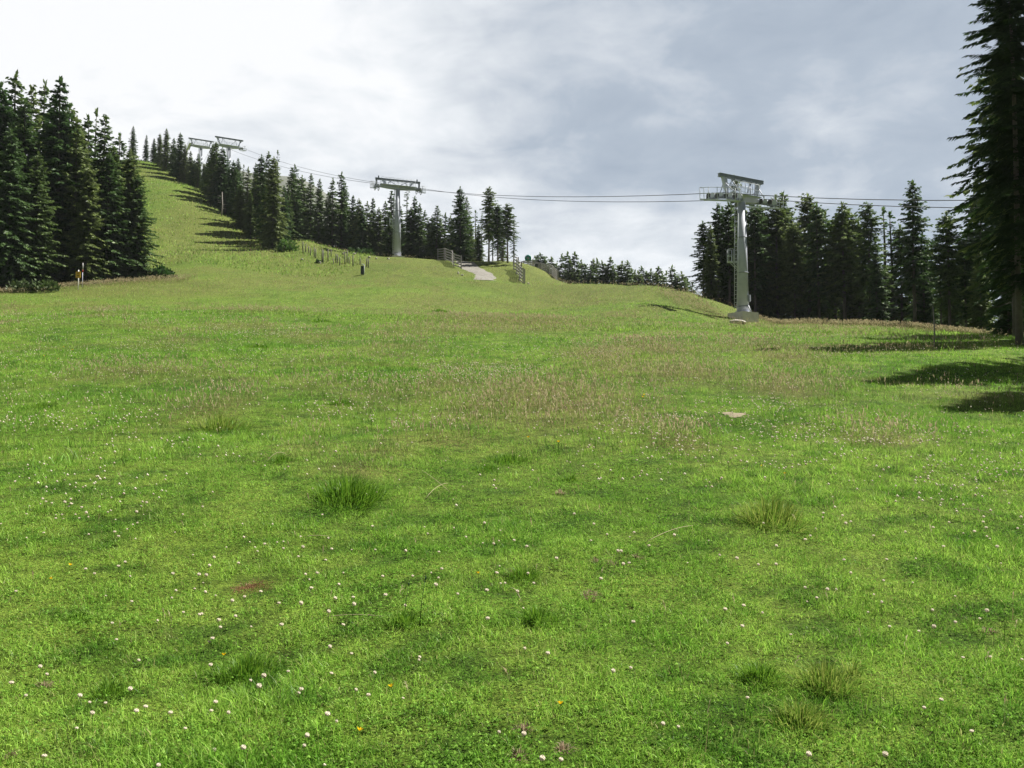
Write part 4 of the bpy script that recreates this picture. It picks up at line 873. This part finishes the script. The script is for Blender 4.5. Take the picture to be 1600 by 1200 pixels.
        # catwalk with railing outside the train
        cw = MB(); xo = x0 + sx * .45
        cw.beam((xo, -trainL * .5, tz(-trainL * .5) - .32), (xo, trainL * .5, tz(trainL * .5) - .32), .42, .04)
        for e in (-1, 1): cw.beam((xo + e * .2, -trainL * .5, tz(-trainL * .5) - .36), (xo + e * .2, trainL * .5, tz(trainL * .5) - .36), .04, .08)
        for k in range(5):
            yy = -trainL * .5 + trainL * k / 4; cw.tube([(xo + sx * .2, yy, tz(yy) - .36), (xo + sx * .2, yy, tz(yy) + .55)], .024, 6)
        for h in (.1, .55): cw.tube([(xo + sx * .2, yy, tz(yy) + h) for yy in np.linspace(-trainL * .5, trainL * .5, 5)], .022, 6)
        for yy in (-trainL * .5, trainL * .5):
            cw.tube([(xo - sx * .2, yy, tz(yy) - .36), (xo - sx * .2, yy, tz(yy) + .55), (xo + sx * .2, yy, tz(yy) + .55)], .024, 6)
        cw.build('catwalk', M['steel_pale'], root)
    # railing over the crossarm
    rl = MB(); n_ = 9; ztop = zc + .34
    for yy in (-.42, .42):
        for k in range(n_):
            xx = -arm * .8 + 1.6 * arm * k / (n_ - 1); rl.tube([(xx, yy, ztop - .1), (xx, yy, ztop + .85)], .02, 5)
        for h in (.42, .85): rl.tube([(-arm * .8, yy, ztop + h), (arm * .8, yy, ztop + h)], .02, 5)
        rl.beam((-arm * .85, yy, ztop - .12), (arm * .85, yy, ztop - .12), .36, .04)
    rl.build('railing', M['steel_pale'], root)
    zbm = H - .12
    for sx in (-1, 1):
        lg = MB(); x1, x2 = sx * leg_bot, sx * leg_top
        i0 = len(lg.v)
        for (xx, z, hw, hd) in ((x1, zc + .16, .08, .1), (x2, zbm - .1, .2, .12)):
            for dx, dy in ((-1, -1), (1, -1), (1, 1), (-1, 1)): lg.v.append(np.array((xx + dx * hw, dy * hd, z)))
        for e in range(4): lg.f.append((i0 + e, i0 + (e + 1) % 4, i0 + 4 + (e + 1) % 4, i0 + 4 + e)); lg.sm.append(False)
        lg.f += [(i0 + 3, i0 + 2, i0 + 1, i0), (i0 + 4, i0 + 5, i0 + 6, i0 + 7)]; lg.sm += [False, False]
        lg.build('gantry_leg', S, root)
        br = MB()
        br.tube([(sx * leg_top * .72, .3, zc + .35), (sx * leg_top * .5, 0, zbm - .1)], .04, 6)
        br.tube([(sx * .25, -.28, zc + .3), (sx * leg_top * .62, 0, zbm - .1)], .045, 6)
        br.tube([(sx * leg_bot * 1.0, -.9, zc + .1), (x2, -.05, zbm - .5)], .04, 6); br.tube([(sx * leg_bot, .9, zc + .1), (x2, .05, zbm - .5)], .04, 6)
        br.build('brace', S, root)
        if ends:
            el_ = MB(); el_.beam((sx * beam_half * .95, 0, zc - .1), (sx * beam_half * .95, 0, zbm - .1), .2, .25, (0, 1, 0)); el_.box((sx * beam_half * .86, 0, zbm + .27), (.14, .14, .3)); el_.build('end_post', M['steel_dark'], root)
    gb = MB(); gb.box((0, 0, zbm), (beam_half * 2, .22, .2)); gb.box((0, 0, zbm + .112), (beam_half * 2 + .03, .3, .024)); gb.box((0, 0, zbm - .112), (beam_half * 2 + .01, .3, .024))
    for k in range(5): gb.box((-beam_half * .7 + beam_half * 1.4 * k / 4, 0, zbm - .17), (.1, .2, .09))
    gb.build('gantry_beam', M['steel_dark'], root)
    c, s_ = math.cos(LINE), math.sin(LINE)
    return [np.array((base[0] + c * sx * arm, base[1] + s_ * sx * arm, base[2] + zc + .29)) for sx in (-1, 1)]
p1 = unproj(1161, 503, 66); b1 = (p1[0], 66, gz(p1[0], 66)); H1 = unproj(1161, 277, 66)[2] - b1[2]; blk1 = max(.5, unproj(1161, 489, 66)[2] - b1[2])
T1 = tower(b1, H1, 1.75, 2.2, 1.62, 1.72, 1.42, (.46, .29), 'nearest grey chairlift tower standing on a concrete block before the right forest', blk1, near=True, tilt=-.25, trainL=3.7)
p2 = unproj(621, 402, 118); b2 = (p2[0], 118, gz(p2[0], 118)); H2 = unproj(622, 281, 118)[2] - b2[2]
T2 = tower(b2, H2, 2.85, 3.05, 1.05, 2.0, 1.5, (.48, .27), 'second chairlift tower on the grassy crest in the middle of the photo', .35, ends=True, trainL=2.2, tilt=-.27, LINE=R(21))
p3 = unproj(357, 290, 180); b3 = (p3[0], 180, gz(p3[0], 180)); H3 = unproj(358, 216, 180)[2] - b3[2]
T3 = tower(b3, H3, 2.4, 2.8, 1.75, 2.35, 1.75, (.5, .33), 'right one of the two far chairlift towers above the slope', .3, tilt=-.26, trainL=3.6)
p4 = unproj(313, 290, 205); b4 = (p4[0], 205, gz(p4[0], 205)); H4 = unproj(313, 218, 205)[2] - b4[2]
T4 = tower(b4, H4, 2.3, 2.8, 1.75, 2.3, 1.7, (.5, .33), 'left one of the two far chairlift towers, with steeply tilted wheel trains', .3, tilt=.16, trainL=4.0)
d = np.array((math.sin(LINE), -math.cos(LINE)))
for k, lb in ((0, 'steel haul rope on the left side of the towers, running through all four'), (1, 'steel haul rope on the right side of the towers, running through all four')):
    q = MB(); st = [T4[k], T3[k], T2[k], T1[k]]; first = st[0] + np.array((-14, 24, -3.0)); st = [first] + st; path = []
    for a, b in zip(st[:-1], st[1:]):
        Ls = np.linalg.norm(b - a)
        for t in np.linspace(0, 1, 14, endpoint=False): path.append(a * (1 - t) + b * t - np.array((0, 0, Ls * .014 * 4 * t * (1 - t))))
    for t in np.linspace(0, 78, 20): path.append(T1[k] + np.array((d[0] * t, d[1] * t, -.29 * t + .0018 * t * t)))
    q.tube(path, .024, 6); tag(q.build('haul_rope', M['rope']), lb, 'cable', 'haul ropes of the chairlift')

# ------------------------------------------------------------------ fences
def snow_fence(A, B, nposts, H, nr, lb, lean=0, zig=.0, boards=False):
    A = np.array(A, float); B = np.array(B, float); root = empty('wooden_fence', (A[0], A[1], gz(A[0], A[1]))); tag(root, lb, 'fence'); o = np.array(root.location)
    P_ = []
    dirn = (B - A) / np.linalg.norm(B - A); nrm = np.array((-dirn[1], dirn[0]))
    for k in range(nposts):
        q = A + (B - A) * k / (nposts - 1) + nrm * zig * (k % 2); z = gz(q[0], q[1]); P_.append(np.array((q[0], q[1], z)) - o)
        pb = MB(); pb.box((P_[-1][0], P_[-1][1], P_[-1][2] + H * .5 - .1), (.13, .13, H + .3)); pb.build('post', M['wood'], root)
    rails = MB() if boards else None
    for k in range(nposts - 1):
        for j in range(nr):
            zz = H * (.12 + .84 * j / (nr - 1)); off = np.array((nrm[0], nrm[1], 0)) * -.085
            rb = rails if boards else MB(); h = H * .84 / nr * (.82 if boards else .48)
            rb.beam(P_[k] + off + np.array((0, 0, zz + .01 * ((k * 3 + j * 5) % 4))), P_[k + 1] + off + np.array((0, 0, zz)), .035, h)
            if not boards: rb.build('rail', M['wood'], root)
    if boards: rails.build('boards', M['wood'], root)
    return root
def xyY(px, Y): q = unproj(px, 430, Y); return q[:2]
snow_fence(xyY(684, 117), xyY(716, 106), 6, 1.55, 5, 'weathered open rail fence left of the gravel path on the crest', zig=.35)
snow_fence(xyY(803, 107), xyY(817.5, 95), 7, 1.75, 5, 'weathered rail fence seen nearly end on right of the gravel path', zig=.35)
# curved board fence farther off
root = snow_fence(xyY(812, 127), xyY(846, 121), 6, 1.35, 6, 'upper length of grey board fence beyond the path, below the teal drum', boards=True)
snow_fence(xyY(846.4, 120.8), xyY(872, 111), 7, 1.4, 6, 'lower length of grey board fence running down towards the distant trees', boards=True)
# dark box hung on the fence
q = xyY(838, 121.7); bx_ = MB(); bx_.box((0, 0, .55), (.38, .22, .8)); bx_.tube([(0, 0, -.2), (0, 0, .2)], .05, 8); bx_.box((0, 0, .975), (.44, .28, .05))
tag(bx_.build('equipment_box', M['green_box'], None, (q[0], q[1], gz(q[0], q[1]))), 'small dark box standing in front of the grey board fence', 'box')
# teal snow cannon drum
q = unproj(825, 404, 132); zg = gz(q[0], q[1]); root = empty('snow_cannon', (q[0], q[1], zg)); tag(root, 'teal rounded drum on a grey pole behind the grey board fence', 'snow cannon')
hz_ = q[2] - zg; b = MB(); b.tube([(0, -.42, hz_), (0, -.36, hz_), (0, .3, hz_), (0, .45, hz_)], [.42, .5, .46, .3], 18); b.build('barrel', M['teal'], root)
b = MB(); b.tube([(0, -.44, hz_), (0, -.5, hz_)], [.2, .1], 12); b.build('nozzle', M['steel_dark'], root)
b = MB(); b.tube([(.5, 0, -.2), (.5, 0, hz_ + .55)], .075, 8); b.beam((.5, 0, hz_ - .3), (0, 0, hz_ - .5), .09); b.tube([(.28, 0, -.2), (.35, 0, hz_ - .4)], .05, 6); b.build('stand', M['steel_pale'], root)

# stakes below the crest
stakes = [(473.5, 378, 396), (477.5, 381, 394), (482.5, 385, 397), (485, 388, 400), (491, 386, 402), (493.5, 389, 404), (503, 389, 410), (504.5, 391, 412), (512.5, 390, 409), (517.5, 389, 401), (520.5, 404, 414), (525, 397, 411), (527.5, 398, 411), (531, 402, 415), (539, 393, 413), (542.5, 391, 411), (545.5, 402, 413), (551.5, 399, 416), (562.5, 403, 414), (573, 404, 417), (575.5, 404, 418)]
for i, (px, y0, y1) in enumerate(stakes):
    p = pix_ground(px, y1, 80, 122); h = max(.7, (y1 - y0) * p[1] / F); q = MB(); lx = random.uniform(-.05, .05)
    q.tube([(0, 0, -.25), (lx * .5, 0, h * .5), (lx, 0, h)], [.065, .06, .055], 7); q.tube([(lx, 0, h), (lx, 0, h + .04)], [.055, .015], 7)
    tag(q.build('wooden_stake', M['stake'], None, p), f'thin grey wooden stake, {ORD[i + 1]} from the left below the crest', 'stake', 'grey stakes below the crest')
# green padded marker post
p = pix_ground(566, 430, 80, 120); s = p[1] / F; root = empty('marker_post', p, R(8)); tag(root, 'dark green box-shaped marker post with a pale edge, alone in the grass below the stakes', 'post')
b = MB(); b.box((0, 0, 7.5 * s), (5 * s, 4 * s, 13 * s), None, .96); b.build('housing', M['green_box'], root)
b = MB(); b.tube([(2.9 * s, 0, -.2), (2.9 * s, 0, 15.5 * s)], .4 * s, 8); b.build('pole', M['steel_pale'], root)
b = MB(); b.tube([(-1.5 * s, 0, 15.0 * s), (-1 * s, 0, 16.6 * s), (.6 * s, 0, 17.2 * s), (2.4 * s, 0, 16.4 * s), (2.8 * s, 0, 14.8 * s)], .45 * s, 7); b.build('handle', M['steel'], root)
# yellow sign and marking pole
Ys = 73.5; q = unproj(122, 452, Ys); zg = gz(q[0], q[1]); zt = unproj(122, 422, Ys)[2]; root = empty('warning_sign', (q[0], Ys, zg)); tag(root, 'small yellow sign panel on a white post before the left forest', 'sign'); hh = zt - zg
b = MB(); b.tube([(0, 0, -.3), (0, 0, hh)], .045, 10); b.tube([(0, 0, hh), (0, 0, hh + .03)], [.045, .02], 10); b.build('post', M['white'], root)
b = MB(); b.box((0, -.062, hh - .40), (.40, .03, .54)); pn = b.build('panel', M['yellow'], root)
b = MB()
for zz, ww in ((.12, .2), (-.04, .24), (-.1, .16)): b.box((0, -.0795, hh - .40 + zz), (ww, .004, .03))
b.build('lettering', M['black'], pn)
p = unproj(128.5, 447, 75); z = gz(p[0], 75); ht = unproj(129, 411, 75)[2] - z; root = empty('marking_pole', (p[0], 75, z)); tag(root, 'thin grey marking pole with a white and red top, right behind the yellow sign', 'pole')
b = MB(); b.tube([(0, 0, -.3), (0, 0, ht * .62)], .028, 8); b.build('shaft', M['steel'], root)
b = MB(); b.tube([(0, 0, ht * .62), (.02, 0, ht * .72)], .035, 8); b.build('red_band', M['red'], root)
b = MB(); b.tube([(.02, 0, ht * .72), (.01, 0, ht)], [.035, .025], 8); b.build('white_top', M['white'], root)

# ------------------------------------------------------------------ thin mountain air
m = bpy.data.materials.new('haze'); m.use_nodes = True; nt = m.node_tree; nt.nodes.clear()
o_ = nt.nodes.new('ShaderNodeOutputMaterial'); v_ = nt.nodes.new('ShaderNodeVolumePrincipled'); nt.links.new(v_.outputs[0], o_.inputs['Volume'])
v_.inputs['Color'].default_value = (.86, .92, 1, 1); v_.inputs['Density'].default_value = .00011; v_.inputs['Anisotropy'].default_value = .2
b = MB(); b.box((0, 400, 60), (1500, 1060, 260))
zlo = float(min(Z2.min(), 0)) - 1
b = MB(); b.box((0, 400, (zlo + 190) / 2), (1500, 1060, 190 - zlo)); tag(b.build('haze', m), 'thin pale mountain haze over the slope', 'haze', kind='stuff')
